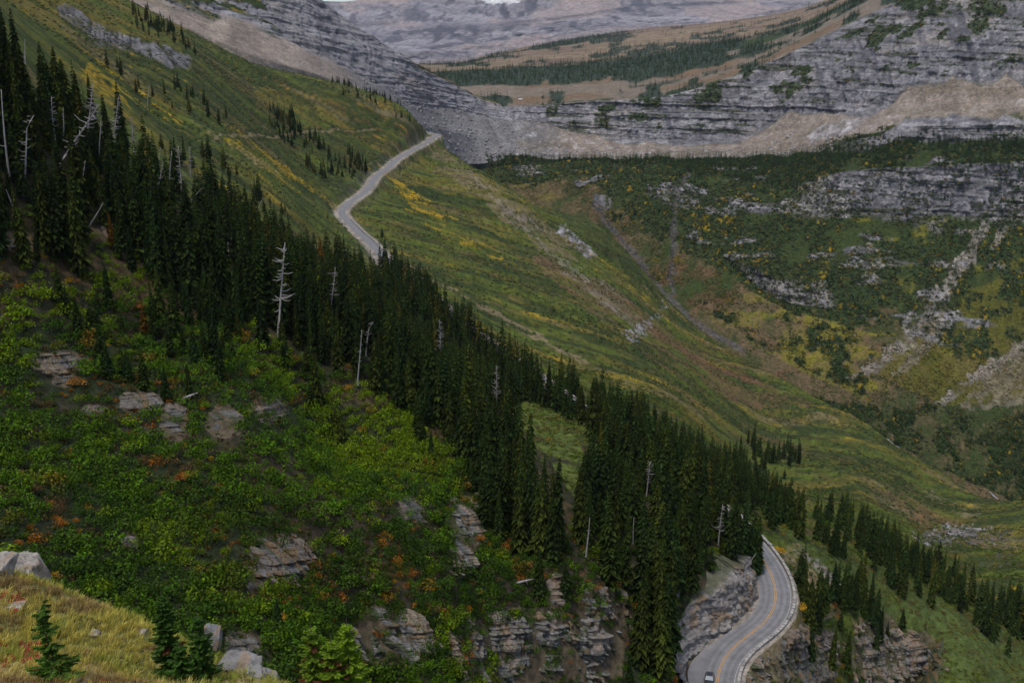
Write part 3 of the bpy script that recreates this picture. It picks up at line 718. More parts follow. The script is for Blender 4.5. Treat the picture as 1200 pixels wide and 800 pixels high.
def on_knoll(u, v):
    ys = np.linspace(8, 40, 500); e = float(tan_el(v)); xs = (u - 600) / FPX * ys * (CP - e * SP)
    g = knoll_z(xs, ys) - e * ys; k = np.where(g > 0)[0]; i = k[0] if len(k) else 330
    return np.array([xs[i], ys[i], knoll_z(xs[i:i + 1], ys[i:i + 1])[0]])
kx, ky = np.meshgrid(np.linspace(-40, 16, 380), np.concatenate([np.linspace(-30, 12, 60)[:-1], np.linspace(12, 38, 330)]))
kz = knoll_z(kx, ky)
k1 = fbm(kx / 1.3, ky / 1.3, 142, 4); k2 = fbm(kx / 4, ky / 4, 143, 3)
kc = np.broadcast_to(C_(.17, .135, .06), kx.shape + (3,)).copy()
kc = mixc(kc, C_(.10, .10, .03), sstep(-.05, .15, k2)); kc = mixc(kc, C_(.26, .20, .08), sstep(.05, .2, k1) * .7)
kc = mixc(kc, ROCKW * .8, sstep(.2, .28, k1 * .7 - k2 * .5 + .02)); kc = np.clip(1.45 * kc * (1 + .6 * fbm(kx / .2, ky / .2, 144, 2)[..., None]), .01, .6)
# ------------------------------------------------------------------ materials
def new_mat(name):
    m = bpy.data.materials.new(name); m.use_nodes = True
    nt = m.node_tree; nt.nodes.clear()
    out = nt.nodes.new('ShaderNodeOutputMaterial')
    return m, nt, out

def ground_mat(name, scale=.6, fine=.35, bump=.35, rough=.95, bdist=.4, mult=1.0):
    """ground cover: the surveyed cover colours, broken up by fine procedural texture"""
    m, nt, out = new_mat(name); N = nt.nodes.new; L = nt.links.new
    b = N('ShaderNodeBsdfPrincipled'); b.inputs['Roughness'].default_value = rough
    b.inputs['Specular IOR Level'].default_value = .15
    at_ = N('ShaderNodeAttribute'); at_.attribute_name = 'Col'
    tc = N('ShaderNodeTexCoord')
    n = N('ShaderNodeTexNoise'); n.inputs['Scale'].default_value = scale; n.inputs['Detail'].default_value = 6; n.inputs['Roughness'].default_value = .65
    L(tc.outputs['Object'], n.inputs['Vector'])
    mr = N('ShaderNodeMapRange'); mr.inputs['From Min'].default_value = .3; mr.inputs['From Max'].default_value = .7
    mr.inputs['To Min'].default_value = (1 - fine) * mult; mr.inputs['To Max'].default_value = (1 + fine) * mult
    L(n.outputs['Fac'], mr.inputs['Value'])
    mx = N('ShaderNodeVectorMath'); mx.operation = 'SCALE'
    L(at_.outputs['Color'], mx.inputs[0]); L(mr.outputs['Result'], mx.inputs['Scale'])
    L(mx.outputs['Vector'], b.inputs['Base Color'])
    bp = N('ShaderNodeBump'); bp.inputs['Strength'].default_value = bump; bp.inputs['Distance'].default_value = bdist
    L(n.outputs['Fac'], bp.inputs['Height']); L(bp.outputs['Normal'], b.inputs['Normal'])
    L(b.outputs['BSDF'], out.inputs['Surface'])
    return m

def leaf_mat(name, trans=.25, rough=.6, vary=.35, tint=(1, 1, 1)):
    m, nt, out = new_mat(name); N = nt.nodes.new; L = nt.links.new
    at_ = N('ShaderNodeAttribute'); at_.attribute_name = 'Col'
    oi = N('ShaderNodeObjectInfo')
    mr = N('ShaderNodeMapRange'); mr.inputs['To Min'].default_value = 1 - vary; mr.inputs['To Max'].default_value = 1 + vary
    L(oi.outputs['Random'], mr.inputs['Value'])
    sc = N('ShaderNodeVectorMath'); sc.operation = 'SCALE'
    tm = N('ShaderNodeVectorMath'); tm.operation = 'MULTIPLY'; tm.inputs[1].default_value = tint
    L(at_.outputs['Color'], tm.inputs[0]); L(tm.outputs['Vector'], sc.inputs[0]); L(mr.outputs['Result'], sc.inputs['Scale'])
    b = N('ShaderNodeBsdfPrincipled'); b.inputs['Roughness'].default_value = rough; b.inputs['Specular IOR Level'].default_value = .08
    L(sc.outputs['Vector'], b.inputs['Base Color'])
    t = N('ShaderNodeBsdfTranslucent'); L(sc.outputs['Vector'], t.inputs['Color'])
    mix = N('ShaderNodeMixShader'); mix.inputs['Fac'].default_value = trans
    L(b.outputs['BSDF'], mix.inputs[1]); L(t.outputs['BSDF'], mix.inputs[2]); L(mix.outputs['Shader'], out.inputs['Surface'])
    return m

def plain_mat(name, col, rough=.8, metal=0.0, nscale=None, namp=.3, spec=.3, stretch=None, bump=0.0):
    m, nt, out = new_mat(name); N = nt.nodes.new; L = nt.links.new
    b = N('ShaderNodeBsdfPrincipled'); b.inputs['Roughness'].default_value = rough; b.inputs['Metallic'].default_value = metal
    b.inputs['Specular IOR Level'].default_value = spec
    if nscale:
        tc = N('ShaderNodeTexCoord'); n = N('ShaderNodeTexNoise'); n.inputs['Scale'].default_value = nscale; n.inputs['Detail'].default_value = 5
        if stretch:
            mp = N('ShaderNodeMapping'); mp.inputs['Scale'].default_value = stretch
            L(tc.outputs['Object'], mp.inputs['Vector']); L(mp.outputs['Vector'], n.inputs['Vector'])
        else: L(tc.outputs['Object'], n.inputs['Vector'])
        cr = N('ShaderNodeValToRGB')
        cr.color_ramp.elements[0].position = .3; cr.color_ramp.elements[1].position = .7
        cr.color_ramp.elements[0].color = tuple(c * (1 - namp) for c in col) + (1,)
        cr.color_ramp.elements[1].color = tuple(min(c * (1 + namp), 1) for c in col) + (1,)
        L(n.outputs['Fac'], cr.inputs['Fac']); L(cr.outputs['Color'], b.inputs['Base Color'])
        if bump:
            bp = N('ShaderNodeBump'); bp.inputs['Strength'].default_value = bump; bp.inputs['Distance'].default_value = .05
            L(n.outputs['Fac'], bp.inputs['Height']); L(bp.outputs['Normal'], b.inputs['Normal'])
    else: b.inputs['Base Color'].default_value = tuple(col) + (1,)
    L(b.outputs['BSDF'], out.inputs['Surface'])
    return m

M_HILL = ground_mat('hillside_cover', .9, .45, .6, bdist=.6)
M_FAR = ground_mat('bowl_and_cliff_cover', .35, .45, .8, bdist=1.5)
M_MTN = ground_mat('mountain_rock', .4, .4, .8, bdist=1.5)
M_RANGE = ground_mat('distant_rock', .05, .35, .7, bdist=10)
M_KNOLL = ground_mat('grassy_soil', 9.0, .5, .5, bdist=.05)
M_ROCK = ground_mat('limestone', 2.2, .40, .7, bdist=.15)
M_CROWN = leaf_mat('conifer_needles', .06, .85, .30)
M_STUFFCROWN = leaf_mat('conifer_needles_wood', .06, .85, 0.0)
M_LEAF = leaf_mat('shrub_leaves', .25, .55, 0.0)
M_BARK = plain_mat('bark', (.055, .042, .034), .95, nscale=14, namp=.5, stretch=(1, 1, .15))
M_SNAG = plain_mat('weathered_dead_wood', (.29, .268, .258), .9, nscale=9, namp=.45, stretch=(1, 1, .12))
SKY_STR, SUN_STR, EXPOSURE, HAZE = .09, 1.5, 0.8, 3e-5
def sheet(name, X, Y, Z, col, mat, smooth=True):
    V = np.stack([X, Y, Z], -1).reshape(-1, 3)
    me = new_mesh(name, V, grid_faces(*X.shape), np.asarray(col).reshape(-1, 3), smooth)
    return tag(add(name, me, mat), kind='structure')
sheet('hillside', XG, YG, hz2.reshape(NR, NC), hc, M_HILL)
sheet('valley_bowl', fx2, fy2, fz2, fc, M_FAR, False)
sheet('mountain', mx2, my2, mz2, mc, M_MTN, False)
sheet('distant_mountains', rx2, ry2, rz2, acol, M_RANGE, False)
sheet('grassy_knoll', kx, ky, kz, kc, M_KNOLL)
# ------------------------------------------------------------------ plant shapes
def conifer_proto(rng, levels, nb, quads=2, spread=.12, base=.06, droop=.35, dark=1.0, ragged=.25):
    """unit-height spire fir: whorls of drooping sprays. -> verts, quads, colours"""
    V = []; C = []
    bend = rng.uniform(-.012, .012, 2)
    for i in range(levels):
        t = base + (1 - base) * (i + rng.uniform(-.3, .3)) / levels
        t = min(max(t, base), .985)
        r = spread * ((1 - t) ** .78) * (1.0 if t > base + .08 else .8) + .010
        r *= 1 - .12 * math.sin(i * 2.1)
        if rng.random() < .10: r *= .55
        off = rng.uniform(0, 6.28)
        for k in range(nb):
            if rng.random() < .08: continue
            a = off + 6.2832 * k / nb + rng.uniform(-.35, .35)
            rr = r * rng.uniform(1 - ragged * 1.5, 1 + ragged)
            ca, sa = math.cos(a), math.sin(a)
            z0 = t + .012; zt = t - rr * droop * rng.uniform(.7, 1.5); zm = (z0 + zt) / 2 + rr * .10
            w = rr * rng.uniform(.17, .30)
            cx, cy = bend[0] * math.sin(t * 3), bend[1] * math.sin(t * 3)
            tone = dark * rng.uniform(.45, 1.55)
            for q in range(quads):
                if q == 0: l = (-sa * w, ca * w, -.15 * w); rg = (sa * w, -ca * w, -.15 * w)
                else: l = (0, 0, w * .55); rg = (0, 0, -w * .75)
                V += [(cx, cy, z0), (cx + ca * rr * .55 + l[0], cy + sa * rr * .55 + l[1], zm + l[2]), (cx + ca * rr, cy + sa * rr, zt), (cx + ca * rr * .55 + rg[0], cy + sa * rr * .55 + rg[1], zm + rg[2])]
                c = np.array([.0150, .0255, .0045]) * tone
                C += [c * .5, c, c * 2.4, c]  # spray tips lightened as if lit, inner ends darkened as crown shade
    # leader
    for a in (0, 1.57):
        V += [(-.006 * math.cos(a), -.006 * math.sin(a), .93), (.006 * math.cos(a), .006 * math.sin(a), .93), (.001, 0, 1.0), (-.001, 0, 1.0)]
        C += [np.array([.03, .045, .02])] * 4
    V = np.array(V); F = np.arange(len(V)).reshape(-1, 4)
    return V, F, np.array(C)

def bush_proto(rng, nl, leaf, h=.8, lobes=6, flat=1.0):
    """unit-radius shrub: leaves over several lobes"""
    ctr = [(0, 0, h * .45, .62)]; ltone = rng.uniform(.55, 1.45, lobes + 1)
    for k in range(lobes):
        a = 6.28 * k / lobes + rng.uniform(-.4, .4); d = rng.uniform(.35, .62)
        ctr.append((d * math.cos(a), d * math.sin(a), h * rng.uniform(.2, .45), rng.uniform(.32, .5)))
    V = []; C = []
    for i in range(nl):
        li = rng.integers(len(ctr)); cx, cy, cz, r = ctr[li]
        n = rng.normal(size=3); n[2] = abs(n[2]) * 1.1 - .15; n /= np.linalg.norm(n)
        rr = r * rng.uniform(.78, 1.08)
        p = np.array([cx + n[0] * rr, cy + n[1] * rr, cz * 1.0 + n[2] * rr * h * flat])
        m = n + rng.normal(size=3) * .55 + np.array([0, 0, .35]); m /= np.linalg.norm(m)
        a = np.cross(m, rng.normal(size=3)); a /= np.linalg.norm(a); b = np.cross(m, a)
        s = leaf * rng.uniform(.65, 1.3); tone = rng.uniform(.62, 1.38) * ltone[li]
        tint = np.array([rng.uniform(.85, 1.2), 1, rng.uniform(.8, 1.1)]) * tone
        V += [p - a * s, p - b * s * .6, p + a * s, p + b * s * .6]; C += [tint] * 4
    V = np.array(V); V[:, 2] = np.maximum(V[:, 2], -.25)
    return V, np.arange(len(V)).reshape(-1, 4), np.array(C)

prng = np.random.default_rng(21)
CON_HI = [conifer_proto(prng, int(prng.integers(42, 54)), 10, 2, prng.uniform(.095, .155), prng.uniform(.02, .12), prng.uniform(.25, .5)) for _ in range(9)]
CON_LO = [conifer_proto(prng, 30, 8, 2, prng.uniform(.10, .16), prng.uniform(.02, .1), .4, ragged=.35) for _ in range(7)]
CON_FAR = [conifer_proto(prng, 9, 5, 1, prng.uniform(.14, .2), .02, .5) for _ in range(4)]
BUSH = [bush_proto(prng, 190, .092, 1.05, 8) for _ in range(7)]
LOWB = [bush_proto(prng, 34, .20, .5, 4) for _ in range(4)]
MINI = [bush_proto(prng, 16, .30, .7, 3) for _ in range(4)]

# ------------------------------------------------------------------ where the conifers grow (outlines of their ground on the slope)
ZONES = [  # outline (photo pixels of the ground), density, height range, name, y range
 ([(-420, -260), (0, 104), (100, 160), (200, 222), (300, 284), (380, 322), (412, 322), (440, 340), (480, 358), (505, 362), (555, 398), (618, 446), (600, 470), (596, 505), (622, 560), (648, 625), (690, 690), (640, 690), (590, 640), (560, 580), (530, 520), (470, 480), (420, 450), (340, 405), (300, 388), (220, 365), (150, 335), (100, 316), (40, 318), (-420, 230)], .80, (8.5, 18.5), 'near', (60, 470)),
 ([(682, 555), (700, 512), (724, 508), (770, 540), (840, 600), (878, 632), (893, 668), (868, 690), (830, 702), (806, 725), (812, 800), (770, 850), (735, 760), (705, 690), (668, 640)], .74, (9, 18), 'spur', (130, 300)),
 ([(545, 410), (585, 425), (640, 448), (700, 478), (770, 508), (840, 548), (900, 582), (890, 610), (850, 596), (800, 560), (740, 528), (690, 505), (630, 478), (560, 440)], .30, (8, 14), 'belt', (225, 480)),
 ([(890, 585), (960, 612), (1040, 642), (1110, 670), (1210, 722), (1330, 780), (1330, 830), (1200, 768), (1150, 750), (1090, 718), (1020, 690), (960, 656), (905, 628)], .30, (7, 14), 'belt', (225, 460)),
 ([(945, 705), (990, 690), (1050, 722), (1070, 770), (1050, 810), (1000, 815), (955, 800), (935, 750)], .32, (9, 15), 'below', (190, 300)),
 ([(900, 520), (940, 535), (930, 565), (890, 560), (860, 545), (870, 520)], .16, (8, 12), 'belt', (300, 560)),
 ([(1090, 715), (1200, 760), (1250, 820), (1120, 820)], .02, (5, 9), 'below', (190, 330)),
 ([(100, 70), (180, 90), (250, 120), (300, 165), (240, 150), (160, 110)], .05, (5, 11), 'upper', (250, 700)),
 ([(300, 125), (350, 140), (400, 185), (440, 195), (420, 220), (380, 215), (330, 170)], .24, (6, 12), 'upper', (350, 800)),
 ([(180, 180), (270, 190), (330, 240), (380, 275), (330, 275), (240, 220)], .07, (5, 11), 'upper', (200, 600)),
 ([(385, 88), (440, 108), (475, 128), (492, 150), (478, 150), (430, 128), (385, 104)], .12, (4, 8), 'upper', (700, 980)),
 ([(160, 15), (215, 40), (232, 66), (200, 62), (150, 36)], .09, (6, 11), 'upper', (400, 900)),
 ([(420, 205), (445, 225), (480, 330), (450, 330), (405, 270)], .012, (5, 8), 'upper', (400, 760)),
 ([(455, 320), (530, 350), (600, 400), (545, 408), (480, 350)], .016, (5, 9), 'belt', (300, 560)),
 ([(60, 380), (180, 400), (420, 460), (420, 520), (300, 515), (100, 450)], .22, (2.5, 7), 'dwarf', (100, 200)),
 ([(550, 570), (640, 640), (700, 690), (690, 740), (600, 720), (560, 660)], .45, (5, 12), 'dwarf', (120, 210)),
 ([(380, 640), (560, 640), (560, 740), (400, 700)], .12, (2.5, 5), 'dwarf', (90, 160)),
 ([(220, 640), (400, 640), (400, 760), (300, 740)], .10, (2.5, 4.5), 'dwarf', (80, 140)),
 ([(480, 690), (600, 700), (690, 800), (520, 790)], .16, (3, 6), 'dwarf', (100, 170)),
 ([(730, 740), (800, 730), (815, 830), (740, 830)], .40, (6, 11), 'dwarf', (110, 180)),
 ([(905, 625), (960, 650), (985, 700), (950, 690)], .03, (3, 6), 'below', (180, 300)),
]
ZONES += [
 ([(30, 290), (110, 310), (200, 360), (300, 388), (340, 405), (430, 470), (540, 530), (520, 560), (420, 500), (300, 450), (200, 440), (100, 390), (20, 330)], .30, (4, 11), 'dwarf', (100, 240)),
 ([(540, 520), (600, 560), (690, 690), (720, 790), (640, 760), (560, 640)], .34, (5, 13), 'dwarf', (120, 230)),
 ([(0, 440), (120, 480), (200, 560), (60, 560)], .012, (3, 5), 'dwarf', (90, 170)),
]
ROAD_CLEAR = [(870, 745), (935, 690), (920, 640), (890, 625)]
trng = np.random.default_rng(5)
T = []
step = 2.75
for (x0, x1, y0, y1, st_) in ((-230, 270, 60, 520, 2.75), (-330, 120, 520, 990, 3.4)):
    gx, gy = np.meshgrid(np.arange(x0, x1, st_), np.arange(y0, y1, st_))
    gx = (gx + trng.uniform(-1.1, 1.1, gx.shape)).ravel(); gy = (gy + trng.uniform(-1.1, 1.1, gy.shape)).ravel()
    m = np.abs(gx / gy) < .62; gx = gx[m]; gy = gy[m]
    gz = hill_z(gx, gy); gu, gv = project(gx, gy, gz)
    rdist, _, rs, _ = road_info(gx, gy)
    cl = fbm(gx / 14, gy / 14, 201, 3); rnd = trng.random(len(gx)); taken = np.zeros(len(gx), bool)
    for poly, dens, (h0, h1), zone, (ya, yb) in ZONES:
        d = dens if dens > .6 else dens * np.clip(1 + cl * 5.5, 0, 3)
        k = in_poly(gu + cl * 40, gv + cl * 46, poly) & (rnd < d) & (gy > ya) & (gy < yb) & ~taken & (rdist > 6.2)
        k &= ~((rs < 0) & (rdist < 8.5) & (gy < 206))
        if zone == 'near' and dens > .6:           # the trees that hide the road's middle stretch
            k |= (rs < 0) & (rdist > 4.8) & (rdist < 15) & (gy > 285) & (gy < 440) & (rnd < .8) & ~taken
        if zone == 'spur':
            k |= (rs < 0) & (rdist > 4.6) & (rdist < 12) & (gy > 207) & (gy < 240) & (rnd < .9) & ~taken
        taken |= k
        idx = np.where(k)[0]
        hh = h0 + (h1 - h0) * np.clip(trng.beta(2.2, 1.8, len(idx)) + cl[idx] * .5, 0, 1)
        hh *= np.where(trng.random(len(idx)) < .16, .55, 1)
        for i, h in zip(idx, hh): T.append((gx[i], gy[i], gz[i], h, zone))
# each snag stands free: no conifer right in front of it
SNP = []
for ub, vb, ut, vt, lab_, kd_ in SN:
    yv = on_hill(ub, vb + 6)[1] - 2; SNP.append(at(ub, vb, yv))
Ta = np.array([t[:4] for t in T]); bu_, bv_ = project(Ta[:, 0], Ta[:, 1], Ta[:, 2]); uu_, vt_ = project(Ta[:, 0], Ta[:, 1], Ta[:, 2] + Ta[:, 3])
okt = np.ones(len(T), bool)
for (ub, vb, ut, vt, lab_, kd_), P in zip(SN, SNP):
    vlow = vt + (vb - vt) * .62
    tq = np.clip((vlow - vt_) / np.maximum(bv_ - vt_, 1), 0, 1)             # how wide the crown is at that row
    half = (bv_ - vt_) * .13 * tq + 2.0 + 1.5 + (3 if kd_ in ('branchy', 'bushy') else 0)
    okt &= ~((Ta[:, 1] < P[1] + 1.5) & (np.abs(uu_ - (ub * .3 + ut * .7)) < half) & (vt_ < vlow) & (bv_ > vt))
for u_, v_, w_, h_, lab_, sd_ in [o_ for o_ in OUT if o_[5] not in (22, 23, 24, 25, 26)]:      # and none on or right in front of bare rock
    tq = np.clip((v_ - h_ * .25 - vt_) / np.maximum(bv_ - vt_, 1), 0, 1)
    okt &= ~((np.abs(uu_ - u_) < w_ * .45 + (bv_ - vt_) * .08 * tq) & (vt_ < v_ - h_ * .25) & (bv_ > v_ - h_) & (bv_ < v_ + 40) & (trng.random(len(T)) < .85))
T = [t for t, o in zip(T, okt) if o]
for u_, v_, vt_ in ((880, 664, 588), (885, 672, 606), (873, 660, 584), (868, 672, 590), (877, 678, 610)):      # the trees that close the bend's far end
    P = on_hill(u_, v_); T.append((P[0], P[1], P[2], (v_ - vt_) * P[1] * 1.12 / FPX / .9, 'spur'))
TX = np.array([t[:4] for t in T]); TZ = np.array([t[4] for t in T])
tu, tv = project(TX[:, 0], TX[:, 1], TX[:, 2]); tu2, tv2 = project(TX[:, 0], TX[:, 1], TX[:, 2] + TX[:, 3])
hid = hill_hidden(TX[:, 0], TX[:, 1], TX[:, 2] + TX[:, 3] * .8)
# which show largest: a coarse depth-ordered tally of visible pixels
order = np.argsort(TX[:, 1]); buf = np.zeros((402, 602), bool); seen = np.zeros(len(TX))
for i in order:
    if hid[i] or not (-20 < tu[i] < 1220): continue
    top, bot = tv2[i] / 2, tv[i] / 2; w = max((bot - top) * .13, .6)
    r0, r1 = int(max(top, 0)), int(min(bot, 400))
    for r in range(r0, r1):
        ww = w * (r - top) / max(bot - top, 1)
        c0, c1 = int(max(tu[i] / 2 - ww, 0)), int(min(tu[i] / 2 + ww + 1, 601))
        if c1 > c0:
            seen[i] += (~buf[r, c0:c1]).sum(); buf[r, c0:c1] = True
big = np.argsort(-seen)[:296]
isbig = np.zeros(len(TX), bool); isbig[big] = True
print('trees', len(TX), 'smallest individual', seen[big[-1]])
ZLAB = {'near': ('dark green spire conifer packed in the dense forest on the near slope', 'conifers of the dense near forest'),
        'spur': ('tall dark conifer in the stand just above the road bend', 'conifers above the road bend'),
        'belt': ('dark conifer in the tree belt between the road and the meadow', 'conifers in the belt across the meadow'),
        'below': ('green conifer on the open slope below the road bend', 'conifers below the road bend'),
        'upper': ('small conifer on the open green slope high above the road', 'conifers on the upper slope'),
        'dwarf': ('short young fir among the shrubs and ledges of the near slope', 'young firs among the shrubs')}
def crown_mesh(name, proto, tint=(1, 1, 1)):
    v, f, c = proto; return new_mesh(name, v, f, c * np.array(tint))
def trunk_mesh(name, r=.012, top=.93, n=6):
    b = MB(); b.tube([(0, 0, -.06), (0, 0, .3), (0, 0, .65), (0, 0, top)], [r, r * .8, r * .45, r * .1], n, (.06, .045, .036)); return b.mesh(name, True)
TRUNK_ME = trunk_mesh('conifer_trunk'); TRUNK_ME.materials.append(M_BARK)
CROWN_ME = []
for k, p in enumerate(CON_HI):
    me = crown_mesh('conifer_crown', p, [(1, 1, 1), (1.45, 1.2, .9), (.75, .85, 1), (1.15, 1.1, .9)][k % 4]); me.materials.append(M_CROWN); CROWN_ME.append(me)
def place_conifer(x, y, z, h, k, label, group, name='conifer_tree', crown=None, fat=1.0, lean=(0, 0)):
    e = bpy.data.objects.new(name, None); COL.objects.link(e)
    e.empty_display_size = .1
    e.location = (x, y, z - .1); e.scale = (h * fat, h * fat, h); e.rotation_euler = (lean[0], lean[1], trng.uniform(0, 6.28))
    tag(e, label, 'conifer', group)
    t = add('trunk', TRUNK_ME, parent=e); c = add('crown', crown or CROWN_ME[k], parent=e)
    return e
def conifer_label(i):
    u, h, z = tu[i], TX[i, 3], TZ[i]
    size = 'tall' if h > 14 else ('short' if h < 8.5 else 'mid-sized')
    if z == 'near':
        where = ('at the far left among the bleached snags' if u < 125 else 'between the bleached snags and the tall pale snag' if u < 265 else
                 'around the tall pale bare snag' if u < 400 else 'above the bright green shrub patch' if u < 520 else 'just left of the grassy gap')
        return f'{size} dark spire conifer, near forest, {where}'
    if z == 'spur':
        where = 'just right of the grassy gap' if u < 745 else 'in the middle of that stand' if u < 815 else 'right beside the road'
        return f'{size} dark conifer of the stand above the road bend, {where}'
    if z == 'belt':
        where = ('at the upper end, behind the forest' if u < 720 else 'behind the stand above the road bend' if u < 880 else 'just past the road bend' if u < 1000 else 'at the right end of the belt')
        return f'{size} dark conifer, meadow tree belt, {where}'
    if z == 'below': return f'{size} green conifer ' + ('on the cliffs right below the stone wall' if u < 1010 else 'on the open slope right of the lower cliffs')
    if z == 'upper': return f'{size} conifer on the green slope ' + ('below the pale rock band at upper left' if u < 260 else 'above the far bend of the road')
    where = 'among the ledges at left' if u < 250 else 'between the shrubs and the forest' if u < 480 and tv[i] < 560 else 'in the shrubs above the foreground knoll' if u < 420 else 'on the cliffs at the bottom centre'
    return f'{size} young fir {where}'
for i in big:
    lab, grp = conifer_label(i), ZLAB[TZ[i]][1]
    fat = trng.uniform(.75, 1.3) * (1.35 if TX[i, 3] < 7 else 1.0)
    place_conifer(*TX[i], int(trng.integers(len(CROWN_ME))), lab, grp, fat=fat, lean=tuple(trng.normal(0, .018, 2)))
# the rest of the wood: one mass
r = np.where(~isbig & (tu > -330) & (tu < 1420))[0]
def wood(name, r, protos, tint):
    h = TX[r, 3]; fat = trng.uniform(.85, 1.2, len(r)) * np.where(h < 7, 1.35, 1)
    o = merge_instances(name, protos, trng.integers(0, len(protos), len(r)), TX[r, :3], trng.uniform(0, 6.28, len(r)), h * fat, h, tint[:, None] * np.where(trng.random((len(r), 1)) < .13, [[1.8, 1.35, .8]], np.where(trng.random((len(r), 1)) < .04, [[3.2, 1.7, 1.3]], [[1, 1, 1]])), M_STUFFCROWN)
    return tag(o, kind='stuff')
wood('forest', r, CON_LO, trng.uniform(.6, 1.6, len(r)))

# ------------------------------------------------------------------ shrubs of the near slope: one leafy mass
def grid_pts(x0, x1, y0, y1, s, j=.45, amax=.62):
    gx, gy = np.meshgrid(np.arange(x0, x1, s), np.arange(y0, y1, s))
    gx = (gx + trng.uniform(-j, j, gx.shape) * s).ravel(); gy = (gy + trng.uniform(-j, j, gy.shape) * s).ravel()
    m = np.abs(gx / gy) < amax
    return gx[m], gy[m]
G1, G2, G3, G4 = C_(.062, .128, .005), C_(.036, .080, .006), C_(.125, .190, .004), C_(.026, .050, .006)
ORG, YEO, BRN = C_(.30, .115, .014), C_(.33, .20, .018), C_(.095, .060, .024)
gx, gy = grid_pts(-170, 120, 60, 235, 1.75)
gz = hill_z(gx, gy); gu, gv = project(gx, gy, gz)
c1 = fbm(gx / 7, gy / 7, 211, 3); c2 = fbm(gx / 18, gy / 18, 212, 3); c3 = fbm(gx / 3, gy / 3, 213, 2)
wu_, wv_ = gu + c1 * 40, gv + c2 * 40
WARM = [[(40, 395), (130, 400), (260, 440), (330, 480), (300, 520), (200, 525), (110, 490), (30, 470)], [(-50, 545), (50, 560), (110, 630), (20, 645), (-50, 620)], [(330, 640), (480, 630), (490, 720), (340, 720)], [(170, 540), (260, 530), (300, 570), (200, 570)]]
SHR = [(-420, 220), (40, 290), (110, 322), (200, 370), (300, 395), (420, 455), (470, 470), (535, 520), (560, 590), (640, 690), (700, 690), (720, 800), (740, 900), (-420, 1100)]
OPEN = [(40, 385), (120, 390), (260, 430), (330, 470), (380, 475), (300, 520), (200, 530), (110, 480), (30, 470)]
prob = in_poly(wu_, wv_, SHR) * 1.0
op = in_poly(wu_, wv_, OPEN); prob = np.where(op, .62, prob)
und = in_poly(gu, gv, ZONES[0][0]) & (gy < 235); prob = np.where(und & (prob < .55), .55, prob)
und2 = in_poly(gu, gv, ZONES[1][0]); prob = np.where(und2, .35, prob); prob = np.where(in_poly(gu + c1 * 20, gv + c1 * 20, [(215, 300), (300, 320), (300, 390), (240, 380)]), .8, prob)
prob = prob * np.where(c2 > .26, .6, 1)
rdist, _, rs, _ = road_info(gx, gy)
keep = (trng.random(len(gx)) < prob) & (rdist > 9)
okb = np.ones(len(gx), bool)
for u_, v_, w_, h_, lab_, sd_ in OUT:
    okb &= ~((np.abs((gu - u_) / (w_ * .52)) ** 2.5 + np.abs((gv - v_ + h_ * .5 - 5) / (h_ * .55 + 5)) ** 2.5 < 1) & (trng.random(len(gx)) < .8))
keep &= okb
bx_, by_, bz_ = gx[keep], gy[keep], gz[keep]; c1, c2, c3 = c1[keep], c2[keep], c3[keep]; bu, bv = gu[keep], gv[keep]; op = op[keep]; und = und[keep]; wu_, wv_ = wu_[keep], wv_[keep]
bt = np.broadcast_to(G1, (len(bx_), 3)).copy()
bt = mixc(bt, G2, sstep(-.05, .15, c1)); bt = mixc(bt, G3, sstep(.02, .2, c2) * .7)
bt = mixc(bt, G3 * 1.1, in_poly(wu_, wv_, [(380, 460), (440, 455), (530, 520), (530, 560), (440, 560), (360, 520)]) * .75)
bt = mixc(bt, G3, in_poly(wu_, wv_, [(-100, 290), (60, 300), (80, 350), (60, 400), (0, 420), (-100, 420)]) * .6)
bt = mixc(bt, G4, in_poly(wu_, wv_, [(200, 560), (330, 600), (560, 640), (560, 720), (300, 720), (200, 640)]) * .55)
rr_ = trng.random(len(bx_))
warm = sstep(.14, .24, c3 * .35 + c1 * .5 + c2 * .5 + .13 * op * 0 + .17 * np.maximum.reduce([in_poly(wu_, wv_, w_) for w_ in WARM]) + .08 * in_poly(wu_, wv_, [(-50, 540), (60, 560), (110, 630), (20, 640), (-50, 620)]) + .06 * in_poly(wu_, wv_, [(330, 640), (480, 640), (480, 720), (340, 720)]))
bt = mixc(bt, BRN, warm * (rr_ < .75)); bt = mixc(bt, ORG, warm * (rr_ < .33)); bt = mixc(bt, YEO, warm * (rr_ < .14))
bt = mixc(bt, YEO * .6, (trng.random(len(bx_)) < .008) * .9); bt = mixc(bt, G3, (trng.random(len(bx_)) < .12) * .8)
bs = (.95 + 1.45 * trng.random(len(bx_)) ** 1.4) * np.where(warm > .5, .62, 1) * np.where(und, .7, 1)
bt *= trng.uniform(.8, 1.2, len(bx_))[:, None]
print('bushes', len(bx_))
tag(merge_instances('shrubs', BUSH, trng.integers(0, 7, len(bx_)), np.stack([bx_, by_, bz_ - .12], 1), trng.uniform(0, 6.28, len(bx_)), bs, bs * trng.uniform(.75, 1.35, len(bx_)), bt, M_LEAF), kind='stuff')

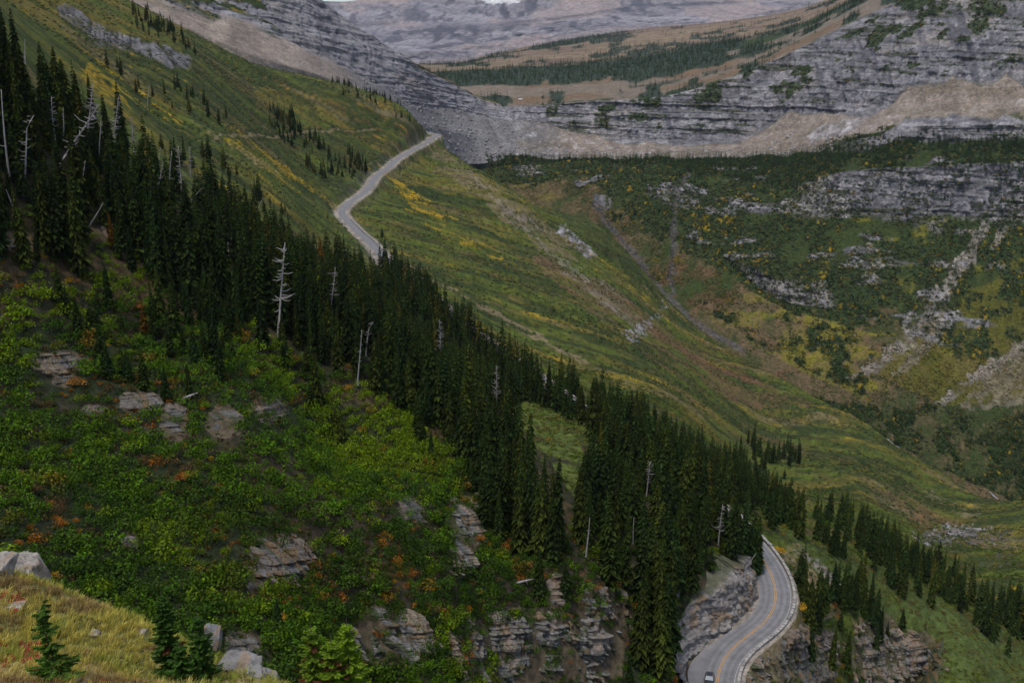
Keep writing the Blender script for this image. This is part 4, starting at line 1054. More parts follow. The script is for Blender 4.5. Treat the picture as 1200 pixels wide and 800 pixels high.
# the steep ledges carry bushes too: sampled by true surface area
def steep(n, poly, seed):
    w = in_poly(HUG, HVG, poly).astype(float) * (YG < 235)
    pts, r_, c_ = scatter(XG, YG, hz2.reshape(NR, NC), w, n, trng)
    uu, vv = project(pts[:, 0], pts[:, 1], pts[:, 2]); ok = np.ones(len(pts), bool)
    for u_, v_, w_, h_, lab_, sd_ in OUT:
        ok &= ~((np.abs((uu - u_) / (w_ * .5)) ** 2.5 + np.abs((vv - v_ + h_ * .5) / (h_ * .5)) ** 2.5 < 1) & (trng.random(len(pts)) < .82))
    d_, _, _, _ = road_info(pts[:, 0], pts[:, 1]); return pts[ok & (d_ > 7.5)]
def scatter(X, Y, Z, w, n, rng):
    P = np.stack([X, Y, Z], -1)
    area = np.linalg.norm(np.cross(P[1:, :-1] - P[:-1, :-1], P[:-1, 1:] - P[:-1, :-1]), axis=-1)
    ww = (area * ((w[:-1, :-1] + w[1:, 1:]) / 2)).ravel(); ww = np.where(ww > 0, ww, 0)
    i = rng.choice(len(ww), n, p=ww / ww.sum())
    r, c = np.divmod(i, X.shape[1] - 1); a = rng.random((n, 1)); b = rng.random((n, 1))
    return P[r, c] + a * (P[r, c + 1] - P[r, c]) + b * (P[r + 1, c] - P[r, c]), r, c
HUG, HVG = hu.reshape(NR, NC), hv.reshape(NR, NC)
pts = np.concatenate([steep(2300, [(400, 650), (540, 560), (620, 580), (700, 680), (735, 830), (380, 860), (300, 700)], 1), steep(500, [(860, 740), (940, 700), (1080, 740), (1100, 830), (860, 830)], 2), steep(260, [(690, 640), (800, 690), (812, 820), (720, 820)], 3)])
n = len(pts); q = trng.random(n); bt = np.where(q[:, None] < .5, G2, G4); bt = np.where(q[:, None] > .72, G1, bt); bt = np.where(q[:, None] > .90, BRN, bt); bt = np.where(q[:, None] > .95, ORG, bt) * trng.uniform(.7, 1.25, (n, 1)); s_ = .45 + .95 * trng.random(n) ** 1.6
tag(merge_instances('ledge_shrubs', BUSH, trng.integers(0, 7, n), pts - [0, 0, .1], trng.uniform(0, 6.28, n), s_, s_ * trng.uniform(.8, 1.4, n), bt, M_LEAF), kind='stuff')
# herbs and seedlings between the shrubs
gx, gy = grid_pts(-170, 125, 60, 240, 1.15)
gz = hill_z(gx, gy); gu, gv = project(gx, gy, gz); c1 = fbm(gx / 5, gy / 5, 216, 3); c2 = fbm(gx / 18, gy / 18, 212, 3); rdist, _, rs, _ = road_info(gx, gy)
okb = in_poly(gu + c1 * 30, gv + c2 * 30, near_poly) & (rdist > 7) & (trng.random(len(gx)) < .7) & (gu > -60) & (gu < 900) & (gv < 870)
for u_, v_, w_, h_, lab_, sd_ in OUT:
    okb &= ~((np.abs((gu - u_) / (w_ * .5)) ** 2.5 + np.abs((gv - v_ + h_ * .5) / (h_ * .52 + 1)) ** 2.5 < 1) & (trng.random(len(gx)) < .85))
gx, gy, gz, c1, c2, gu, gv = [q_[okb] for q_ in (gx, gy, gz, c1, c2, gu, gv)]; n = len(gx)
lt = np.broadcast_to(C_(.032, .056, .006), (n, 3)).copy(); lt = mixc(lt, C_(.085, .062, .02), sstep(-.05, .15, c1 + trng.normal(size=n) * .1) * .8)
q = trng.random(n); lt = mixc(lt, ORG * .7, (q < .40 * sstep(.1, .24, c1 + c2 * .4 + .14 * np.maximum.reduce([in_poly(gu, gv, w_) for w_ in WARM]))) * .9); lt = mixc(lt, YEO * .7, (q > .98) * .9); lt = mixc(lt, BRN, ((q > .6) & (q < .78)) * .8); lt *= trng.uniform(.7, 1.3, n)[:, None]
s_ = trng.uniform(.35, .85, n)
tag(merge_instances('undergrowth', LOWB, trng.integers(0, 4, n), np.stack([gx, gy, gz - .05], 1), trng.uniform(0, 6.28, n), s_, s_ * trng.uniform(.8, 1.6, n), lt, M_LEAF), kind='stuff')

# ------------------------------------------------------------------ low bushes of the meadows
gx, gy = grid_pts(-60, 290, 180, 430, 1.75)
m = (gx > -60 + (gy - 200) * -.45); gx, gy = gx[m], gy[m]
gz = hill_z(gx, gy); gu, gv = project(gx, gy, gz); rdist, _, rs, _ = road_info(gx, gy)
c1 = fbm(gx / 9, gy / 9, 221, 3); p2, q2 = pq(gx, gy); c2 = fbm(p2 / 9, q2 / 40, 222, 3)
keep = (rs > 0) & (rdist > 8) | (in_poly(gu, gv, [(600, 430), (660, 460), (700, 540), (690, 600), (640, 560), (600, 500)]) & (rdist > 8))
keep &= (trng.random(len(gx)) < np.clip(.66 + c1 * 1.3, .1, 1)) & (gu > 560) & (gu < 1330) & (gv < 900)
gx, gy, gz, c1, c2, gu, gv = gx[keep], gy[keep], gz[keep], c1[keep], c2[keep], gu[keep], gv[keep]
lt = np.broadcast_to(C_(.095, .138, .018), (len(gx), 3)).copy()
lt = mixc(lt, C_(.052, .085, .012), sstep(-.05, .15, c1)); lt = mixc(lt, C_(.14, .135, .034), sstep(.02, .2, c2) * .8)
lt = mixc(lt, BROWN, (trng.random(len(gx)) < .06 + .25 * sstep(.12, .25, c2)) * .8); lt = mixc(lt, YEO * .7, (trng.random(len(gx)) < .012) * .9)
lt *= trng.uniform(.75, 1.25, len(gx))[:, None]
s_ = trng.uniform(.7, 1.35, len(gx))
print('low', len(gx))
low_sets = [(gx, gy, gz, s_, lt, LOWB)]
tag(merge_instances('low_shrubs', LOWB, trng.integers(0, 4, len(gx)), np.stack([gx, gy, gz - .1], 1), trng.uniform(0, 6.28, len(gx)), s_, s_ * .9, lt, M_LEAF), kind='stuff')
# farther out
gx, gy = grid_pts(-330, 420, 400, 960, 2.7)
gz = hill_z(gx, gy); gu, gv = project(gx, gy, gz); rdist, _, rs, _ = road_info(gx, gy)
m = (rdist > 7) & (gu > -30) & (gu < 1250) & ~hill_hidden(gx, gy, gz + 2.5); gx, gy, gz = gx[m], gy[m], gz[m]
p2, q2 = pq(gx, gy); c1 = fbm(p2 / 7, q2 / 60, 31, 4); c2 = fbm(p2 / 22, q2 / 130, 32, 4); c5 = fbm(gx / 38, gy / 38, 35, 4)
keep = trng.random(len(gx)) < np.clip(.36 + (c1 + c5 * .4) * 3.6 - np.maximum(c2, 0) * 1.2, .04, .9)
gx, gy, gz = gx[keep], gy[keep], gz[keep]; c1 = c1[keep]
lt = np.broadcast_to(C_(.040, .058, .016), (len(gx), 3)).copy(); lt = mixc(lt, C_(.09, .092, .024), (trng.random(len(gx)) < .25) * .8)
lt = mixc(lt, YEO * .6, (trng.random(len(gx)) < .03) * .9); lt *= trng.uniform(.8, 1.4, len(gx))[:, None]
s_ = trng.uniform(.7, 1.6, len(gx)); print('mini', len(gx))
tag(merge_instances('meadow_shrubs', MINI, trng.integers(0, 4, len(gx)), np.stack([gx, gy, gz - .2], 1), trng.uniform(0, 6.28, len(gx)), s_, s_ * .8, lt, M_LEAF), kind='stuff')

# ------------------------------------------------------------------ far scrub and far woods
def scatter(X, Y, Z, w, n, rng):
    P = np.stack([X, Y, Z], -1)
    q = (P[:-1, :-1] + P[1:, 1:]) / 2
    area = np.linalg.norm(np.cross(P[1:, :-1] - P[:-1, :-1], P[:-1, 1:] - P[:-1, :-1]), axis=-1)
    ww = (area * ((w[:-1, :-1] + w[1:, 1:]) / 2)).ravel(); ww = np.where(ww > 0, ww, 0)
    i = rng.choice(len(ww), n, p=ww / ww.sum())
    r, c = np.divmod(i, X.shape[1] - 1); a = rng.random((n, 1)); b = rng.random((n, 1))
    return P[r, c] + a * (P[r, c + 1] - P[r, c]) + b * (P[r + 1, c] - P[r, c]), r, c
inview = (fU > 430) & (fU < 1330)
pts, r_, c_ = scatter(fx2, fy2, fz2, np.maximum(shrub, np.maximum(veg_on_rock * .9, ledge * rock * .35)) * (fS < 11) * inview, 30000, trng)
n = len(pts); tt_ = C_(.040, .056, .019) * trng.uniform(.5, 1.6, (n, 1)) * np.where(trng.random((n, 1)) < .2, [[1.9, 1.6, .9]], 1)
tt_ = np.where(trng.random((n, 1)) < .05, YEO * .6, tt_); s_ = trng.uniform(1.1, 3.2, n)
tag(merge_instances('bowl_scrub', MINI, trng.integers(0, 4, n), pts - [0, 0, .4], trng.uniform(0, 6.28, n), s_, s_ * .9, tt_, M_LEAF), kind='stuff')
pts, r_, c_ = scatter(fx2, fy2, fz2, meadowy * (1 - shrub * .8) * inview * np.clip(.4 + 2.5 * (f2 + f4), 0, 1) * np.where(fS < .9, .35, 1), 34000, trng)
n = len(pts); s_ = trng.uniform(.6, 1.6, n); tt_ = mixc(fc[r_, c_] * 1.0, C_(.035, .05, .02), (trng.random(n) < .45) * .9); tt_ = mixc(tt_, YEO * .55, (trng.random(n) < .07) * .9) * trng.uniform(.8, 1.5, (n, 1))
tag(merge_instances('bowl_herbs', MINI, trng.integers(0, 4, n), pts - [0, 0, .2], trng.uniform(0, 6.28, n), s_, s_ * .8, tt_, M_LEAF), kind='stuff')
edge_t = (band(6.6, 7.6) * .35 + shrub * band(5.9, 7.6) * .4 + shrub * band(-1, 2.5) * .25 + shrub * .03 + veg_on_rock * .3) * (fS < 11) * (1 - tal) * (1 - rock * .9)
pts, r_, c_ = scatter(fx2, fy2, fz2, np.maximum(edge_t, 0) * inview, 4200, trng)
n = len(pts); h_ = trng.uniform(5, 12, n)
tag(merge_instances('bowl_conifers', CON_FAR, trng.integers(0, 4, n), pts, trng.uniform(0, 6.28, n), h_ * 1.25, h_, trng.uniform(.9, 1.6, (n, 1)) * np.ones(3), M_STUFFCROWN), kind='stuff')
pts, r_, c_ = scatter(fx2, fy2, fz2, (belt * 1.0 + belt2 * .7 + green * .5 + .012 * (fS > 13.9)) * (fS > 10.9) * inview * (fU < 1120), 9000, trng)
n = len(pts); h_ = trng.uniform(6, 13, n)
tag(merge_instances('pass_forest', CON_FAR, trng.integers(0, 4, n), pts, trng.uniform(0, 6.28, n), h_ * 1.3, h_, trng.uniform(.9, 1.6, (n, 1)) * np.ones(3), M_STUFFCROWN), kind='stuff')
pts, r_, c_ = scatter(mx2, my2, mz2, mveg * ((mU > -20) & (mU < 420)), 1500, trng)
n = len(pts); s_ = trng.uniform(1.4, 3.0, n)
tag(merge_instances('mountain_scrub', MINI, trng.integers(0, 4, n), pts - [0, 0, .3], trng.uniform(0, 6.28, n), s_, s_ * .9, C_(.035, .05, .022) * trng.uniform(.7, 1.4, (n, 1)), M_LEAF), kind='stuff')
# fallen blocks on the talus
ROCKP = []
for _ in range(4):
    b = MB(); b.box(0, 0, 0, 1, .8, .7, jit=.22); v = np.concatenate(b.v); ROCKP.append((v, np.concatenate(b.f4), np.ones((8, 3)) * ROCKL))
tw = tal * (fS < 9.1) * (fU < 985) * (.08 + 1.0 * (1 - sstep(7.6, 8.7, fS))) * inview
pts, r_, c_ = scatter(fx2, fy2, fz2, tw, 1500, trng)
n = len(pts); s_ = .7 + 3.6 * trng.random(n) ** 6
tag(merge_instances('talus_blocks', ROCKP, trng.integers(0, 4, n), pts, trng.uniform(0, 6.28, n), s_, s_, trng.uniform(.6, 1.1, (n, 1)) * np.ones(3), M_FAR), kind='stuff')
pts, r_, c_ = scatter(mx2, my2, mz2, scree * (mU > 420) * (mS < 2.4), 1600, trng)
n = len(pts); s_ = .7 + 2.6 * trng.random(n) ** 4
tag(merge_instances('scree_blocks', ROCKP, trng.integers(0, 4, n), pts, trng.uniform(0, 6.28, n), s_, s_, trng.uniform(.5, 1.0, (n, 1)) * np.ones(3), M_FAR), kind='stuff')
# ------------------------------------------------------------------ the road
M_ROAD, _nt, _out = new_mat('worn_asphalt')
def _road():
    nt = _nt; N = nt.nodes.new; L = nt.links.new
    b = N('ShaderNodeBsdfPrincipled'); b.inputs['Roughness'].default_value = .85
    uv = N('ShaderNodeUVMap'); sep = N('ShaderNodeSeparateXYZ'); L(uv.outputs['UV'], sep.inputs['Vector'])
    # darker wheel tracks, lighter crown and shoulders
    cr = N('ShaderNodeValToRGB'); e = cr.color_ramp.elements
    e[0].position = 0; e[0].color = (.21, .20, .20, 1); e[1].position = 1; e[1].color = (.21, .20, .20, 1)
    for p, c in ((.06, .19), (.15, .150), (.22, .205), (.31, .145), (.40, .20), (.5, .175), (.6, .20), (.69, .145), (.78, .205), (.85, .150), (.94, .19)):
        q = e.new(p); q.color = (c, c * .985, c * 1.01, 1)
    L(sep.outputs['X'], cr.inputs['Fac'])
    tc = N('ShaderNodeTexCoord'); n = N('ShaderNodeTexNoise'); n.inputs['Scale'].default_value = .5; n.inputs['Detail'].default_value = 7; n.inputs['Roughness'].default_value = .7
    L(tc.outputs['Object'], n.inputs['Vector'])
    mr = N('ShaderNodeMapRange'); mr.inputs['From Min'].default_value = .3; mr.inputs['From Max'].default_value = .7; mr.inputs['To Min'].default_value = .74; mr.inputs['To Max'].default_value = 1.22
    L(n.outputs['Fac'], mr.inputs['Value'])
    sc = N('ShaderNodeVectorMath'); sc.operation = 'SCALE'; L(cr.outputs['Color'], sc.inputs[0]); L(mr.outputs['Result'], sc.inputs['Scale'])
    L(sc.outputs['Vector'], b.inputs['Base Color']); L(b.outputs['BSDF'], _out.inputs['Surface'])
_road()
M_LINE = plain_mat('worn_yellow_paint', (.50, .27, .075), .8, nscale=3, namp=.3)
M_MASON = ground_mat('guard_wall_stone', 3.0, .3, .4, bdist=.05)
def road_frame():
    d = np.gradient(ROAD, axis=0); d[:, 2] = 0; d /= np.linalg.norm(d, axis=1, keepdims=True)
    return d, np.stack([d[:, 1], -d[:, 0], np.zeros(len(d))], 1)         # forward, right
RD, RR = road_frame()
s_road = np.arange(len(ROAD)) * 2.0
pull = np.exp(-((ROAD[:, 1] - 166) / 7.0) ** 2) * 2.4 * (ROAD[:, 0] < 60)      # the gravel pull-out by the rock cut
def ribbon(offs, z, lo=0, hi=None):
    hi = hi or len(ROAD); V = []
    for k in range(lo, hi):
        for o, dz in offs(k): V.append(ROAD[k] + RR[k] * o + np.array([0, 0, z + dz]))
    return np.array(V)
RW = 1 - .36 * sstep(280, 480, ROAD[:, 1])
offs = lambda k: [(o * RW[k], h) for o, h in offs0(k)]
offs0 = lambda k: [(-3.4 - pull[k], -.06), (-2.6, .0), (-1.3, .03), (0, .05), (1.3, .03), (2.6, 0), (3.6, -.06)]
V = ribbon(offs, .02)
me = new_mesh('road', V, grid_faces(len(ROAD), 7)[:, ::-1], None, True)
uvl = me.uv_layers.new(name='UVMap')
vi = np.zeros(len(me.loops), np.int32); me.loops.foreach_get('vertex_index', vi)
uo = np.array([0, .13, .31, .5, .69, .87, 1.0])
uvl.data.foreach_set('uv', np.stack([uo[vi % 7], s_road[vi // 7] / 50], 1).astype(np.float32).ravel())
road_o = tag(add('road', me, M_ROAD), kind='structure')
b = MB()
for o in (-.16, .16):
    V = ribbon(lambda k: [(o - .065, 0), (o + .065, 0)], .075, 0, 110); b.addv(V, grid_faces(110, 2)[:, ::-1])
add('centre_line', b.mesh('centre_line'), M_LINE, road_o)
b = MB()
for o0 in (3.1,):
    V = ribbon(lambda k: [(o0, 0), (o0 + .1, 0)], .012, 0, 110); b.addv(V, grid_faces(110, 2)[:, ::-1])
add('edge_line', b.mesh('edge_line'), plain_mat('worn_white_paint', (.42, .41, .40), .8, nscale=2, namp=.4), road_o)

def guard_wall(k0, k1, label, off=3.95, face=1.0, faces=None):
    """low stone parapet along the outer edge, with raised merlons, on a masonry retaining face"""
    e = bpy.data.objects.new('stone_guard_wall', None); COL.objects.link(e); e.location = tuple(ROAD[k0] + RR[k0] * off)
    e.empty_display_size = .2
    tag(e, label, 'wall', 'stone guard walls along the road')
    org = np.array(e.location); wr = np.random.default_rng(k0)
    b = MB(); c = MB(); f = MB()
    for k in range(k0, k1):
        for h in (0, .5):
            t = h; P = ROAD[k] * (1 - t) + ROAD[min(k + 1, len(ROAD) - 1)] * t + RR[k] * off * RW[k]
            a = math.atan2(RD[k][1], RD[k][0]); R = rotz(a)
            tone = wr.uniform(.75, 1.2); col = np.array([.30, .28, .258]) * tone
            b.box(P[0] - org[0], P[1] - org[1], P[2] - org[2] + .2, 1.02, .48 + wr.uniform(-.05, .05), .56 + wr.uniform(-.04, .04), R, col, .025)
            c.box(P[0] - org[0], P[1] - org[1], P[2] - org[2] + .54, .99, .60, .13, R, np.array([.37, .352, .325]) * wr.uniform(.85, 1.15), .03)
            if (k * 2 + int(h * 2)) % 7 == 0:
                c.box(P[0] - org[0], P[1] - org[1], P[2] - org[2] + .72, .9, .56, .28, R, np.array([.34, .32, .295]) * tone, .03)
            if faces and faces[0] <= k <= faces[1]:
                for j in range(6):
                    for q in (-.25, .25):
                        P2 = P + RD[k] * q + RR[k] * (.04 + .05 * j)
                        f.box(P2[0] - org[0], P2[1] - org[1], P2[2] - org[2] - .3 - .5 * j, .50, .5, .49, R, np.array([.27, .25, .235]) * wr.uniform(.55, 1.25), .06)
    add('parapet', b.mesh('parapet'), M_MASON, e); add('coping', c.mesh('coping'), M_MASON, e)
    if f.n: add('retaining_face', f.mesh('retaining_face'), M_MASON, e)
    return e
ky_ = lambda y: int(np.argmin(np.abs(ROAD[:, 1] - y)))
guard_wall(ky_(150), ky_(228), 'pale stone guard wall curving round the near road bend', faces=(ky_(158), ky_(190)))
guard_wall(ky_(268), ky_(312), 'stone guard wall half hidden behind the forest in the middle of the slope')
guard_wall(ky_(462), ky_(585), 'stone guard wall on the road stretch just below the hairpin-like bend')

# ------------------------------------------------------------------ the car coming up at the bottom edge
def car():
    k = ky_(163.6); P = ROAD[k] - RR[k] * 1.5; a = math.atan2(-RD[k][1], -RD[k][0])       # nose towards us
    e = bpy.data.objects.new('car', None); COL.objects.link(e); e.location = tuple(P + np.array([0, 0, .05])); e.rotation_euler = (0, 0, a)
    e.empty_display_size = .3
    tag(e, 'small dark grey car on the road at the bottom edge', 'car')
    mp = plain_mat('grey_car_paint', (.045, .048, .055), .3, .3, spec=.5); mg = plain_mat('car_glass', (.16, .19, .22), .12, 0, spec=.8)
    mr_ = plain_mat('tyre_rubber', (.012, .012, .012), .9); ml = plain_mat('headlight_lens', (.75, .76, .78), .15); mm = plain_mat('alloy', (.4, .4, .42), .35, .8)
    # body from lengthwise sections: (x, half width, z low, z belt)
    secs = [(2.15, .62, .42, .62), (2.0, .80, .30, .72), (1.4, .86, .24, .88), (.75, .88, .22, .96), (-.6, .88, .22, .98), (-1.7, .87, .24, .98), (-2.05, .80, .30, .93), (-2.15, .66, .42, .80)]
    V = []
    for x, w, z0, z1 in secs: V += [(x, -w * .9, z0), (x, -w, (z0 + z1) * .5), (x, -w * .93, z1 - .04), (x, -w * .6, z1 + .03), (x, w * .6, z1 + .03), (x, w * .93, z1 - .04), (x, w, (z0 + z1) * .5), (x, w * .9, z0)]
    n = 8; F = [(i * n + j, i * n + (j + 1) % n, (i + 1) * n + (j + 1) % n, (i + 1) * n + j) for i in range(len(secs) - 1) for j in range(n)]
    b = MB(); b.addv(V, F); b.f3.append(np.array([(0, j + 1, j) for j in range(1, 7)])); o7 = 7 * n; b.f3.append(np.array([(o7, o7 + j, o7 + j + 1) for j in range(1, 7)]))
    body = add('body', b.mesh('car_body', True), mp, e)
    cab = [(.85, .76, .96), (.15, .60, 1.42), (-1.1, .60, 1.46), (-1.95, .72, .98)]
    b = MB(); b.addv([(x, s * w, z) for x, w, z in cab[1:3] for s in (-1, 1)], [(0, 1, 3, 2)])
    add('roof', b.mesh('car_roof'), mp, e)
    b = MB(); b.addv([(x, s * w, z) for x, w, z in cab[:2] for s in (-1, 1)], [(0, 1, 3, 2)]); add('windscreen', b.mesh('windscreen'), mg, e)
    b = MB(); b.addv([(x, s * w, z) for x, w, z in cab[2:] for s in (-1, 1)], [(0, 1, 3, 2)]); add('rear_window', b.mesh('rear_window'), mg, e)
    for s in (-1, 1):
        b = MB(); b.addv([(x, s * w, z) for x, w, z in cab], [(0, 1, 2, 3)]); add('side_window', b.mesh('side_window'), mg, e)
        b = MB(); b.box(2.02, s * .58, .66, .16, .34, .15, jit=.02); add('headlight', b.mesh('headlight'), ml, e)
        b = MB(); b.box(.72, s * .98, 1.02, .14, .2, .14, jit=.05); add('mirror', b.mesh('mirror'), mp, e)
        for x in (1.35, -1.35):
            b = MB(); b.tube([(x, s * .70, .32), (x, s * .90, .32)], [.32, .32], 16); w = add("wheel", None, None, e)
            t = add('tyre', b.mesh('tyre'), mr_, w); b = MB(); b.tube([(x, s * .88, .32), (x, s * .915, .32)], [.2, .18], 12); add('rim', b.mesh('rim'), mm, w)
car()
def pass_van():
    p = at(610, 122, 1455); e = bpy.data.objects.new('van', None)
    dd = np.abs(fu - 610) + np.abs(fv - 119) + (np.abs(fS - 11.5) > .7) * 1e4; i = np.unravel_index(np.argmin(dd), dd.shape)
    COL.objects.link(e); e.location = (fx2[i], fy2[i], fz2[i]); tag(e, 'tiny white van parked far off at the pass above the headwall', 'van')
    mw = plain_mat('white_van_paint', (.8, .8, .8), .4)
    b = MB(); b.box(0, 0, 1.25, 5.6, 2.1, 1.9, jit=.03); b.box(3.1, 0, .85, 1.2, 2.0, 1.1, jit=.03); add('body', b.mesh('van_body'), mw, e)
    b = MB(); b.box(2.86, 0, 1.75, .2, 1.8, .6); add('windscreen', b.mesh('van_windscreen'), plain_mat('van_glass', (.05, .06, .07), .2), e)
    for x in (-1.7, 2.4):
        for s in (-1, 1): b = MB(); b.tube([(x, s * .8, .38), (x, s * 1.06, .38)], [.38, .38], 12); add('wheel', b.mesh('van_wheel'), plain_mat('van_tyre', (.015, .015, .015), .9), e)
pass_van()

# ------------------------------------------------------------------ standing dead trees
srng = np.random.default_rng(33)
def snag(ub, vb, ut, vt, label, kind, P):
    Q = at(ut, vt, P[1] + .01); H = Q - P; h = np.linalg.norm(H)
    r0 = max(.0145 * h, .15)
    pts = [-np.array([0, 0, 1.0])]; rads = [r0 * 1.15]
    wob = srng.uniform(-.012, .012, 2) * h
    m = 9
    for i in range(m + 1):
        t = i / m; p = H * t + np.array([wob[0] * math.sin(t * 3.1), wob[1] * math.sin(t * 4), 0])
        if kind == 'hook' and t > .8: p = p + np.array([1, 0, -.4]) * (t - .8) * h * .45
        pts.append(p); rads.append(r0 * (1 - t * .72))
    b = MB(); b.tube(pts, rads, 7, (1, 1, 1))
    nb = {'spike': 12, 'branchy': 34, 'hook': 14, 'pole': 4, 'bushy': 56}[kind]
    for i in range(nb):
        t = srng.uniform(.25 if kind != 'bushy' else .12, .97); p = H * t + np.array([wob[0] * math.sin(t * 3.1), wob[1] * math.sin(t * 4), 0])
        a = srng.uniform(0, 6.28); l = h * srng.uniform(.05, .15) * (1.25 - t * .8) * (.6 if kind in ('spike', 'pole') else 1.25)
        if kind == 'branchy' and i < 4: l *= 2.2
        d = np.array([math.cos(a), math.sin(a) * .8, srng.uniform(-.35, .35)])
        b.tube([p, p + d * l * .55 + np.array([0, 0, -.02 * l]), p + d * l + np.array([0, 0, .16 * l])], [r0 * .42, r0 * .30, r0 * .14], 4)
    tag(add('dead_tree', b.mesh('dead_tree', True), M_SNAG, loc=tuple(P)), label, 'dead tree', 'bare dead trees standing in the forest')
for s, P in zip(SN, SNP): snag(*s[:6], P)
def log(u0, v0, u1, v1, label):
    a = on_hill(u0, v0) + [0, -.6, .35]; c = on_hill(u1, v1); c = at(u1, v1, a[1] + 1.0) 
    b = MB(); m_ = (a + c) / 2
    b.tube([a - m_, (a + c) / 2 - m_ + [0, 0, .05], c - m_], [.22, .18, .1], 7)
    for q in (.3, .55, .75): p = a + (c - a) * q - m_; b.tube([p, p + srng.uniform(-1, 1, 3) * [.6, .6, .8]], [.06, .02], 4)
    tag(add('fallen_log', b.mesh('fallen_log', True), M_SNAG, loc=tuple(m_)), label, 'log', 'fallen logs')
log(605, 686, 626, 678, 'bleached log lying across the small firs above the cliff')
log(640, 722, 652, 736, 'short bleached log at the top of the lower cliff')
log(214, 470, 232, 460, 'grey fallen branchy log on the rocky ledges at left')
log(964, 756, 980, 764, 'pale log below the stone wall of the road')

# the rust-brown dying conifers, the yellow bush by the road and other bushes that stand out
RUSTP = [crown_mesh('rust_crown', CON_HI[k], (5.2, 1.5, 1.1)) for k in (1, 4)]
for m_ in RUSTP: m_.materials.append(M_CROWN)
for u, v, vt, lab in ((380, 350, 283, 'rust-brown dying conifer beside the pale drooping snag'), (388, 345, 296, 'smaller rust-brown conifer right behind the first one'), (137, 290, 252, 'short orange-brown conifer at the rocky gap in the forest'),
                      (175, 392, 352, 'small red-brown sapling fir in the shrubs at left'), (686, 640, 590, 'reddish thin dying fir between the tree stands')):
    P = on_hill(u, v); h = P[1] * (1.06) / FPX * (v - vt) * 1.0 / .94
    place_conifer(P[0], P[1] - 2, P[2], h, 0, lab, None, crown=RUSTP[int(u) % 2], fat=1.1)
def single_bush(u, v, r, col, label, cat='bush', far=False, hz=1.0):
    P = on_hill(u, v); pv, pf, pc = bush_proto(srng, 420, .085, .85, 7)
    me = new_mesh('bush_leaves', pv * [r, r, r * hz], pf, pc * np.array(col))
    o = tag(add('bush', me, M_LEAF, loc=tuple(P + [0, 0, .05])), label, cat)
    return o
single_bush(913, 648, 1.9, (.50, .29, .02), 'bright yellow round bush beside the road bend wall')
single_bush(938, 716, 1.6, (.42, .25, .02), 'yellow bush on the rocks below the road wall, left of the dark firs')
single_bush(945, 722, 1.2, (.40, .22, .02), 'smaller yellow bush touching the first one below the road wall')
single_bush(283, 400, 2.2, (.26, .12, .02), 'tall orange-brown bush in the shrubs under the forest edge')
single_bush(296, 440, 1.5, (.36, .27, .02), 'yellow-green bush among young firs below the forest')
single_bush(164, 366, 1.7, (.20, .085, .03), 'red-brown bush among green shrubs at left')
single_bush(1187, 691, 1.8, (.5, .36, .03), 'small yellow bush far right beyond the dark tree belt')
single_bush(268, 305, 1.7, (.34, .30, .03), 'yellow bush glowing in a gap of the dark forest')
single_bush(328, 728, 1.1, (.42, .22, .02), 'tall orange bush in the dark shrubs near the bottom')
single_bush(90, 455, 1.5, (.30, .14, .02), 'orange bush above the pale ledge at left')

